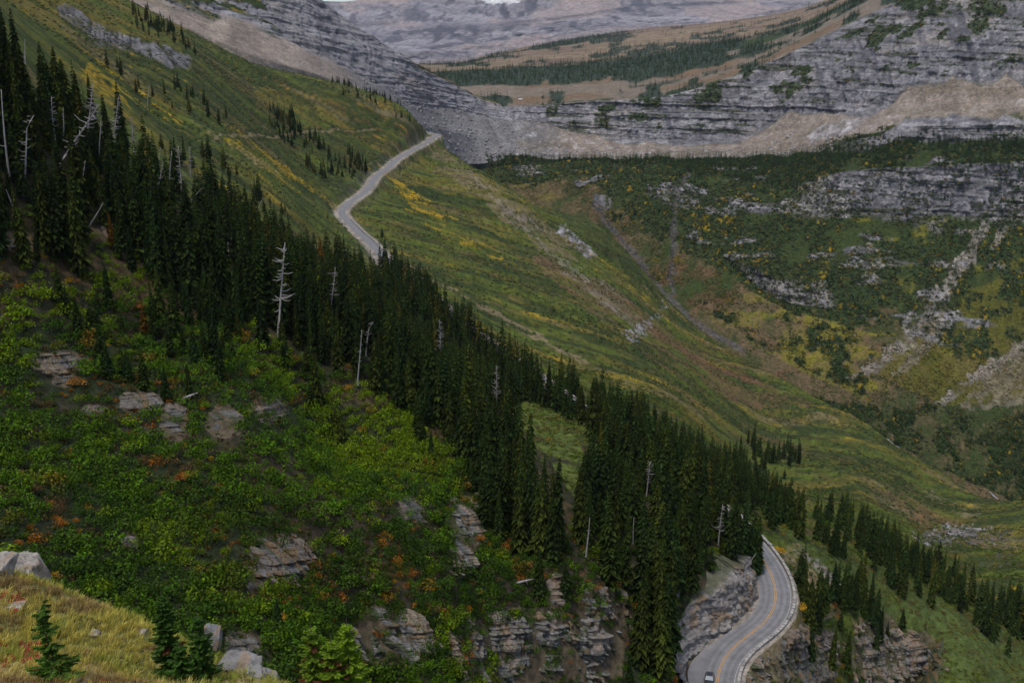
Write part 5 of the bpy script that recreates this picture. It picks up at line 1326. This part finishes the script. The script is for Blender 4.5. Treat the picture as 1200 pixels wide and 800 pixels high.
# ------------------------------------------------------------------ limestone outcrops
HU, HV, HX, HY, HZ = [q.reshape(NR, NC) for q in (hu, hv, hx, hy, hz2)]
def outcrop(u, v, w, h, label, seed=0, thick=1.6, tone=1.0, warm=0.0, layer=None):
    """rock breaking through the slope: a patch of the hillside itself, stepped into beds and joints"""
    P = on_hill(u, v - h * .3); vc = v - h / 2
    m = (np.abs(HU - u) < w * .66 + 3) & (np.abs(HV - vc) < h * .66 + 3) & (np.abs(HY / P[1] - 1) < .16)
    rr, cc = np.where(m); r0, r1, c0, c1 = rr.min(), rr.max(), cc.min(), cc.max()
    nr_, nc_ = min(int((r1 - r0) * 2.2) + 8, 260), min(int((c1 - c0) * 2.6) + 8, 330)
    ri = np.linspace(r0, r1, nr_)[:, None]; ci = np.linspace(c0, c1, nc_)[None]
    i = np.minimum(ri.astype(int), NR - 2); j = np.minimum(ci.astype(int), NC - 2); fr = ri - i; fc_ = ci - j
    bl = lambda A: (A[i, j] * (1 - fr) + A[i + 1, j] * fr) * (1 - fc_) + (A[i, j + 1] * (1 - fr) + A[i + 1, j + 1] * fr) * fc_
    X, Y, Z, U, V_ = bl(HX), bl(HY), bl(HZ), bl(HU), bl(HV)
    sc = P[1] / FPX
    tocam = -P[:2] / np.linalg.norm(P[:2]); out = tocam * .75 + NDIR * .55; out /= np.linalg.norm(out)
    O = np.array([out[0], out[1], .25]); tn = np.array([-out[1], out[0]])
    S_ = X * tn[0] + Y * tn[1]; D_ = X * out[0] + Y * out[1]
    lay = layer or float(np.clip(h * sc / 7, .5, 1.5))
    Zf = (v - V_) * sc * 1.05
    st, tn_, joint, edge = strata(S_ * .9 + D_ * .3, D_ * .1, Zf + seed * 3.1 - .10 * S_, 311 + seed, lay, lay * 1.5)
    n_ = fbm(S_ / 3.2, (Z + D_) / 3.2, 301 + seed, 4); n2_ = fbm(S_ / .9, (Z + .5 * D_) / .9, 302 + seed, 3)
    e = np.abs((U - u) / (w * .58)) ** 3 + np.abs((V_ - vc) / (h * .58 + 1)) ** 3
    rdq, _, _, _ = road_info(X.ravel(), Y.ravel())
    mask = np.clip((1.0 - e) * 1.3 + n_ * 5.0 + n2_ * 2.6 - (.1 if h > 35 else .18), -1, 1); mask = np.where(rdq.reshape(X.shape) < 4.9, -1, mask)
    d = mask * thick * .6 * np.where(mask < 0, 1.6, 1) + (st * lay * .95 + n2_ * .6) * sstep(-.2, .4, mask) - .25
    # ledges: pull each bed towards its upright
    Q = np.stack([X, Y, Z], -1) + d[..., None] * O
    c = np.broadcast_to(C_(.150, .143, .143), X.shape + (3,)) * (tone * (1 + .42 * tn_[..., None] + .7 * fbm(S_ / .5, Z / .5, 322, 3)[..., None]))
    c = mixc(c, ROCKD * tone, np.clip(-joint, 0, 1) * .75)
    c = mixc(c, C_(.25, .18, .12) * tone, np.clip(sstep(.0, .25, n_) * .6 + warm, 0, 1))
    c = mixc(c, C_(.045, .058, .02), sstep(.12, .2, n2_ * .7 - n_ * .3 + .22 * (edge < .12)) * .85 + sstep(.15, -.1, mask) * .8)
    c = mixc(c, C_(.15, .095, .045), sstep(.12, .2, fbm(S_ / 2, Z / 1.0, 325 + seed, 3)) * .7)
    me = new_mesh('rock_outcrop', Q.reshape(-1, 3) - P, grid_faces(nr_, nc_), np.clip(c, .015, .7).reshape(-1, 3), False)
    return tag(add('rock_outcrop', me, M_ROCK, loc=tuple(P)), label, 'rock outcrop', 'limestone outcrops on the near slope')
for i, (u, v, w, h, lab, sd_) in enumerate(OUT):
    outcrop(u, v, w, h, lab, seed=sd_, thick=2.4 if h > 35 else 1.0, tone=(.75 if i in (7, 9, 16, 21, 22) else .78 if i < 7 else 1.0), warm=.25 if i in (15, 17, 25, 23) else 0, layer=2.6 if i == 27 else None)
# the blasted rock face along the inside of the bend
def road_cut():
    k0, k1 = ky_(160), ky_(207); n = 150; nz = 56
    kk = np.linspace(k0, k1, n); i = kk.astype(int); f = (kk - i)[:, None]
    base = (ROAD[i] * (1 - f) + ROAD[i + 1] * f); rr = RR[i]
    pl = (4.1 + np.interp(kk, np.arange(len(ROAD)), pull))[:, None]
    base = base - rr * pl
    sv = np.linspace(0, 1, n); hh = 8.5 * np.clip(np.sin(np.pi * np.clip(sv * .9 + .08, 0, 1)), 0, 1) ** .6 + 1.0
    t = np.concatenate([np.linspace(-.1, 1, nz), np.ones(5)]); back = np.concatenate([np.zeros(nz), [.4, 1.0, 2.0, 3.2, 5.0]])
    Tm, Sm = np.meshgrid(t, kk * 2.0, indexing='ij'); Bm = np.repeat(back[:, None], n, 1)
    top = hh[None] * (1 - .5 * np.abs(fbm(Sm / 4, Sm * 0, 331, 3)))
    Z = Tm * top + Bm * .35
    st, tone_, joint, edge = strata(Sm, np.zeros_like(Sm), Z + .25 * Sm, 333, 1.7, 2.2)
    inw = .1 + Tm * top * .34 + Bm - st * .8 - fbm(Sm / 1.1, Z / 1.1, 334, 3) * 1.1 - (vnoise(Sm / .55, Z / .55, 337) > .5) * .28 - fbm(Sm / .3, Z / .3, 338, 2) * .35
    P = base[None] - rr[None] * inw[..., None] + np.stack([0 * Z, 0 * Z, Z], -1)
    c = np.broadcast_to(C_(.215, .195, .178), P.shape) * (1 + .4 * tone_[..., None] + .6 * fbm(Sm / .6, Z / .6, 335, 3)[..., None])
    c = mixc(c, C_(.24, .155, .085), sstep(.0, .2, fbm(Sm / 3, Z / 3, 336, 3) + .12 * (Sm - Sm.mean()) / 40) * .7); c = mixc(c, ROCKD, np.clip(-joint, 0, 1) * .6)
    c = mixc(c, C_(.05, .06, .022), np.clip(Bm / 1.0, 0, 1) * .7)
    o = P[nz // 2, n // 2].copy()
    tag(add('rock_cut', new_mesh('rock_cut', (P - o).reshape(-1, 3), grid_faces(len(t), n)[:, ::-1], np.clip(c, .015, .6).reshape(-1, 3)), M_ROCK, loc=tuple(o)),
        'blasted brown and grey rock face along the inside of the near road bend', 'rock face')
road_cut()

# ------------------------------------------------------------------ foreground knoll: boulders, saplings, grass
def boulder(u, v, wpx, hpx, dpt, label, seed, flat=.0, y=None, col=(.30, .268, .235), rot=0.0, sharp=.35, sink=.25):
    P = on_knoll(u, v) if y is None else at(u, v, y)
    sc = (P[1] * CP - P[2] * SP) / FPX; W, H, D = wpx * sc, hpx * sc, dpt
    n = 96; th = np.linspace(0, 2 * np.pi, n + 1)[:-1]; ph = np.linspace(-np.pi / 2, np.pi / 2, 50)
    TH, PH = np.meshgrid(th, ph)
    # a block broken along joint planes: the inside of a set of random planes
    br = np.random.default_rng(900 + seed)
    D3 = np.stack([np.cos(PH) * np.cos(TH), np.cos(PH) * np.sin(TH), np.sin(PH)], -1)
    N3 = np.concatenate([np.eye(3), -np.eye(3), br.normal(size=(9, 3))]); N3 = N3 + br.normal(size=N3.shape) * .14; N3 /= np.linalg.norm(N3, axis=1, keepdims=True)
    c3 = np.concatenate([br.uniform(.74, .90, 6), br.uniform(.88, 1.12, 9)])
    R3 = (c3 / np.maximum(D3 @ N3.T, 1e-3)).min(-1)
    X, Y, Z = [D3[..., k] * R3 for k in range(3)]
    q = np.stack([X * W * .62, Y * D * .62, Z * H * .62], -1)
    nn = fbm(X * 2.2 + seed * 3, Z * 2.2 + Y, 341 + seed, 4) * .10 + fbm(X * 6 + Y * 2, Z * 6 - Y * 3 + seed, 351, 3) * .09
    crack = -np.exp(-(fbm(X * 1.6 + Y, Z * 1.6 - Y + seed, 361 + seed, 3) / .02) ** 2) * .10
    q = q * (1 + (nn + crack)[..., None])
    q[..., 2] += q[..., 0] * flat
    q = q @ rotz(rot).T
    c = np.array(col) * (1 + .5 * fbm(X * 4, Z * 4 + Y * 3, 371, 4)[..., None]); c = mixc(c, ROCKD, -crack * 7); c = mixc(c, C_(.28, .20, .13), sstep(.1, .25, fbm(X * 2 + seed, Z * 2 + Y, 372, 3)) * .7)
    V = q.reshape(-1, 3); f = []
    for i in range(49):
        a = i * n + np.arange(n); b_ = i * n + (np.arange(n) + 1) % n
        f.append(np.stack([a, b_, b_ + n, a + n], -1))
    me = new_mesh('boulder', V, np.concatenate(f), np.clip(c, .03, .7).reshape(-1, 3), False)
    return tag(add('boulder', me, M_ROCK, loc=tuple(P + np.array([0, 0, H * (.5 - sink)]))), label, 'boulder', 'rocks on the grassy knoll')
boulder(27, 673, 36, 38, .95, 'large pale block standing on the grass edge at left', 1, -.06, sharp=.30, sink=.08)
boulder(3, 670, 22, 24, .9, 'cracked grey boulder at the left picture edge beside the large pale block', 2, -.1, y=27.2, sharp=.4)
boulder(89, 694, 30, 9, .6, 'long low pale rock on the crest right of the large block', 3, -.12, sharp=.6)
boulder(120, 699, 14, 8, .4, 'small slanting slab on the crest beside the long low rock', 4, -.4, sharp=.45)
boulder(171, 717, 24, 9, .55, 'flat grey table rock on the grass left of the taller fir', 5, .05, col=(.30, .30, .32), sharp=.35, sink=.05)
boulder(112, 745, 10, 6, .3, 'small grey stone in the middle of the grass', 6, 0)
boulder(167, 743, 9, 5, .25, 'tiny grey stone below the flat table rock', 7, 0)
boulder(252, 752, 14, 26, .5, 'pale rock edge on the crest between the two firs', 8, -.3, y=24.9, col=(.2, .195, .19))
boulder(286, 792, 40, 26, 1.0, 'large pale rock at the bottom right of the knoll', 9, -.35, y=24.3, sharp=.5, col=(.22, .21, .2))
boulder(312, 800, 22, 18, .6, 'pale rock beyond the large one at the knoll tip', 10, -.3, y=24.2, col=(.22, .21, .2))
boulder(20, 712, 18, 6, .4, 'broken grey stones at the left on bare soil', 11, 0)
boulder(195, 700 + 70, 14, 8, .4, 'pale flat stone under the taller fir', 12, 0)

def sapling_mesh(rng, h, r, whorls, nb, twigs=12, col=(.055, .125, .020), droop=.1, dead=.0, gap=0.0, lean=0.0):
    V = []; C = []; wood = MB()
    wood.tube([(0, 0, -.3), (lean * h * .3, 0, h * .4), (lean * h, 0, h)], [.028 * h / 2.2 + .012, .018, .006], 6, (.05, .035, .03))
    for i in range(whorls):
        t = .08 + .9 * i / whorls; R = r * (1 - t) ** .75 + .05
        if rng.random() < gap: R *= .35
        off = rng.uniform(0, 6.28)
        for k in range(nb):
            a = off + 6.28 * k / nb + rng.uniform(-.3, .3); rr = R * rng.uniform(.6, 1.15)
            d = np.array([math.cos(a), math.sin(a), 0]); s = np.array([-d[1], d[0], 0]); p0 = np.array([lean * h * t, 0, t * h])
            up = rng.uniform(.05, .35) - droop * (1 - t)
            wood.tube([p0, p0 + d * rr * .6 + [0, 0, rr * (up - .12)], p0 + d * rr + [0, 0, rr * up]], [.012, .008, .004], 3, (.055, .04, .03))
            isdead = rng.random() < dead * (1 - t) * 2
            for j in range(twigs):
                q = (j + .6) / twigs; c0 = p0 + d * rr * q + np.array([0, 0, rr * (up - .12 * math.sin(q * 3))])
                for sd in (-1, 1):
                    l = rr * .34 * (1.1 - q * .75) + .05; dirv = d * .75 + s * sd * .75 + np.array([0, 0, rng.uniform(-.15, .3)]); dirv /= np.linalg.norm(dirv)
                    wv_ = np.cross(dirv, (0, 0, 1.0)); wv_ = wv_ / np.linalg.norm(wv_) * (.020 + .010 * rng.random()) + np.array([0, 0, rng.uniform(-.02, .02)])
                    V += [c0, c0 + dirv * l * .5 + wv_, c0 + dirv * l, c0 + dirv * l * .5 - wv_]
                    c = np.array([.15, .062, .028]) if isdead else np.array(col) * rng.uniform(.6, 1.4)
                    C += [c * .8, c, c * 1.3, c]
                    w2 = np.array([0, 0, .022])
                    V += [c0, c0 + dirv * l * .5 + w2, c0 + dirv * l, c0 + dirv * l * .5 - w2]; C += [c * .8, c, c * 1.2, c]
    V = np.array(V)
    return wood.mesh('sapling_wood', True), new_mesh('sapling_needles', V, np.arange(len(V)).reshape(-1, 4), np.array(C))
M_SAP = leaf_mat('young_fir_needles', .2, .55, 0.0)
def sapling(u, v, y, vt, label, **kw):
    P = at(u, v, y); P[2] = min(P[2], knoll_z(np.array([P[0]]), np.array([P[1]]))[0])
    Q = at(u, vt, y); h = Q[2] - P[2]
    w, n = sapling_mesh(np.random.default_rng(int(u)), h, **kw)
    e = bpy.data.objects.new('young_fir', None); COL.objects.link(e); e.location = tuple(P); e.empty_display_size = .2
    tag(e, label, 'young fir', 'young firs in the foreground')
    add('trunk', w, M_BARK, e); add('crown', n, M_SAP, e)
sapling(200, 798, 22.8, 692, 'taller dark young fir on the knoll with a rusty lower branch', r=.50, whorls=17, nb=6, dead=.05, gap=.08)
sapling(240, 812, 22.9, 716, 'slimmer young fir right of the taller dark one', r=.58, whorls=13, nb=5, droop=.05, gap=.05)
sapling(216, 812, 22.4, 752, 'low bushy young fir at the foot of the two young firs', r=.48, whorls=8, nb=5)
sapling(71, 806, 20.4, 712, 'thin sparse sapling with one-sided green branches at lower left', r=.60, whorls=12, nb=4, gap=.35, lean=-.12, col=(.08, .16, .022), twigs=13)
sapling(372, 860, 24.2, 728, 'bright green young pine with brown dead twigs, left of its taller neighbour', r=.75, whorls=13, nb=6, dead=.14, col=(.15, .24, .02))
sapling(414, 880, 24.4, 722, 'bright yellow-green young pine at the bottom edge', r=1.0, whorls=14, nb=7, dead=.04, col=(.19, .30, .02))
sapling(395, 880, 24.0, 742, 'middle bright green young pine between its two neighbours', r=.9, whorls=12, nb=6, dead=.08, col=(.17, .27, .02))
sapling(48, 735, 23.3, 697, 'tiny crooked sapling with a drooping dark top in the grass', r=.22, whorls=7, nb=3, gap=.3, lean=.2)

grng = np.random.default_rng(77)
def tuft_proto(n, h, w, spread, lean):
    V = []; C = []
    for i in range(n):
        a = grng.uniform(0, 6.28); r = spread * math.sqrt(grng.random()); b0 = np.array([r * math.cos(a), r * math.sin(a), -.03])
        hh = h * grng.uniform(.5, 1.15); d = np.array([math.cos(a) * .35 + lean, math.sin(a) * .35 - lean * .5, 0]) * hh * grng.uniform(.4, 1.3)
        s = np.array([-math.sin(a * 3), math.cos(a * 3), 0]) * w
        t1 = b0 + d * .35 + [0, 0, hh * .6]; t2 = b0 + d + [0, 0, hh * .92]
        V += [b0 - s, b0 + s, t1 + s * .8, t1 - s * .8, t1 - s * .8, t1 + s * .8, t2 + s * .15, t2 - s * .15]; tone = grng.uniform(.75, 1.3)
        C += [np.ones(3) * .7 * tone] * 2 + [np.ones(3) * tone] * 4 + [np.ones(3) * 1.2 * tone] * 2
    V = np.array(V); return V, np.arange(len(V)).reshape(-1, 4), np.array(C)
TUFT = [tuft_proto(16, .26, .006, .10, .3) for _ in range(6)]
HERB = [bush_proto(grng, 40, .17, .8, 4) for _ in range(4)]
N = 26000
gx = grng.uniform(-26, 4, N); gy = grng.uniform(14, 31, N); gz = knoll_z(gx, gy); gu, gv = project(gx, gy, gz)
m = (gu > -60) & (gu < 480) & (gv < 960); gx, gy, gz, gu, gv = gx[m], gy[m], gz[m], gu[m], gv[m]
a1_ = fbm(gx / 1.4, gy / 1.4, 401, 3); a2_ = fbm(gx / 4, gy / 4, 402, 3)
k = grng.random(len(gx)) < np.clip(.85 - 2.2 * np.maximum(a1_ - .12, 0), .15, 1); gx, gy, gz, gu, gv, a1_, a2_ = [q[k] for q in (gx, gy, gz, gu, gv, a1_, a2_)]
gc = np.broadcast_to(C_(.44, .37, .085), (len(gx), 3)).copy()
gc = mixc(gc, C_(.62, .50, .18), sstep(-.02, .2, a2_ + (in_poly(gu, gv, [(-60, 700), (60, 730), (140, 800), (-60, 800)]) * .14)) * .8)
gc = mixc(gc, C_(.24, .28, .05), sstep(.0, .2, a1_) * .8); gc = mixc(gc, C_(.20, .125, .07), sstep(.05, .2, -a1_ + a2_ * .4) * .8)
gc *= grng.uniform(1.0, 1.75, (len(gx), 1)); gs = grng.uniform(.6, 1.35, len(gx))
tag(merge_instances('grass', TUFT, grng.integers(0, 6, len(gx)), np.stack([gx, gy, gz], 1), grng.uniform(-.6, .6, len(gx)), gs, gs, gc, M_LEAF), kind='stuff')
N = 2600
gx = grng.uniform(-24, 2, N); gy = grng.uniform(15, 29, N); gz = knoll_z(gx, gy); gu, gv = project(gx, gy, gz)
a1_ = fbm(gx / 1.2, gy / 1.2, 411, 3)
red = in_poly(gu + a1_ * 30, gv + a1_ * 30, [(-60, 755), (40, 745), (60, 775), (30, 800), (-60, 820)]) | (a1_ > .22)
k = (red & (grng.random(N) < .6)) | (grng.random(N) < .22); k &= (gu > -60) & (gu < 420)
gx, gy, gz, red = gx[k], gy[k], gz[k], red[k]
gc = np.where(red[:, None], C_(.30, .022, .03), C_(.13, .12, .035)) * grng.uniform(.6, 1.3, (len(gx), 1)); gs = grng.uniform(.10, .24, len(gx))
gc = np.where((grng.random((len(gx), 1)) < .3) & ~red[:, None], C_(.16, .09, .05), gc)
tag(merge_instances('ground_herbs', HERB, grng.integers(0, 4, len(gx)), np.stack([gx, gy, gz], 1), grng.uniform(0, 6, len(gx)), gs, gs * .9, gc, M_LEAF), kind='stuff')

# ------------------------------------------------------------------ the creek on the valley floor
def creek(line, w, name='creek'):
    pts = []
    for (u0, v0, y0), (u1, v1, y1) in zip(line[:-1], line[1:]):
        for t in np.linspace(0, 1, 8)[:-1]: pts.append(at(u0 + (u1 - u0) * t, v0 + (v1 - v0) * t, y0 + (y1 - y0) * t))
    P = np.array(pts); P[:, 0] += np.cumsum(grng.uniform(-1, 1, len(P))) * .5
    zz = hill_z(P[:, 0], P[:, 1]); d = np.gradient(P, axis=0); d[:, 2] = 0; d /= np.linalg.norm(d, axis=1, keepdims=True); r = np.stack([d[:, 1], -d[:, 0], 0 * d[:, 0]], 1)
    fz_ = np.array([fz2.ravel()[np.argmin((fx2.ravel() - p[0]) ** 2 + (fy2.ravel() - p[1]) ** 2)] for p in P])
    P[:, 2] = np.maximum(zz, fz_) + .5
    ww = w * grng.uniform(.5, 1.3, len(P))[:, None]
    V = np.stack([P - r * ww, P + r * ww], 1).reshape(-1, 3)
    return V, grid_faces(len(P), 2)[:, ::-1]
M_WATER = plain_mat('white_water', (.26, .27, .30), .35, nscale=.5, namp=.55)
b = MB()
for ln, w in (([(925, 453, 797), (934, 462, 786), (944, 474, 770)], .5), ([(1016, 499, 728), (1040, 518, 708), (1058, 530, 696)], .4), ([(1160, 570, 664), (1175, 583, 655), (1200, 604, 642)], .7)):
    V, F = creek(ln, w); b.addv(V, F)
tag(add('creek', b.mesh('creek'), M_WATER), kind='structure')
# ------------------------------------------------------------------ sky, light, air, camera
world = bpy.data.worlds.new('World'); scene.world = world; world.use_nodes = True
nt = world.node_tree; nt.nodes.clear()
sky = nt.nodes.new('ShaderNodeTexSky'); sky.sky_type = 'NISHITA'; sky.sun_disc = False
SUN_EL, SUN_AZ = math.radians(68), math.radians(212)       # azimuth clockwise from +Y
sky.sun_elevation = SUN_EL; sky.sun_rotation = SUN_AZ
sky.air_density = 1.0; sky.dust_density = 4.0; sky.altitude = 2000
bg = nt.nodes.new('ShaderNodeBackground'); bg.inputs['Strength'].default_value = SKY_STR
wo = nt.nodes.new('ShaderNodeOutputWorld')
hs = nt.nodes.new('ShaderNodeHueSaturation'); hs.inputs['Saturation'].default_value = .75      # a thin overcast greys the sky
nt.links.new(sky.outputs['Color'], hs.inputs['Color']); nt.links.new(hs.outputs['Color'], bg.inputs['Color']); nt.links.new(bg.outputs['Background'], wo.inputs['Surface'])
sl = bpy.data.lights.new('sun', 'SUN'); sl.energy = SUN_STR; sl.angle = math.radians(18); sl.color = (1.0, .955, .90)
so = bpy.data.objects.new('sun', sl); COL.objects.link(so)
from mathutils import Vector
sd = Vector((math.sin(SUN_AZ) * math.cos(SUN_EL), math.cos(SUN_AZ) * math.cos(SUN_EL), math.sin(SUN_EL)))
so.rotation_euler = (-sd).to_track_quat('-Z', 'Y').to_euler()

if HAZE:
    hb = MB(); hb.box(0, 2500, (900 - 460) / 2, 9000, 7400, 1360)
    ho = tag(add('haze', hb.mesh('haze')), kind='stuff')
    m, nt, out = new_mat('air'); pv = nt.nodes.new('ShaderNodeVolumePrincipled')
    pv.inputs['Density'].default_value = HAZE; pv.inputs['Color'].default_value = (.62, .74, 1.0, 1); pv.inputs['Anisotropy'].default_value = .2
    nt.links.new(pv.outputs['Volume'], out.inputs['Volume'])
    ho.data.materials.append(m)

cam = bpy.data.cameras.new('camera'); cam.sensor_width = 36.0; cam.lens = FPX / 1200 * 36.0
cam.clip_start = .3; cam.clip_end = 20000
co = bpy.data.objects.new('camera', cam); COL.objects.link(co)
co.location = (0, 0, 0); co.rotation_euler = (math.pi / 2 - PITCH, 0, 0)
scene.camera = co
scene.view_settings.view_transform = 'Standard'; scene.view_settings.look = 'None'
scene.view_settings.exposure = EXPOSURE; scene.view_settings.gamma = 1.0; scene.view_settings.use_curve_mapping = False
scene.cycles.use_denoising = True
scene.cycles.max_bounces = 4; scene.cycles.diffuse_bounces = 3; scene.cycles.transmission_bounces = 2; scene.cycles.volume_bounces = 0
scene.cycles.use_adaptive_sampling = True; scene.cycles.adaptive_threshold = .015
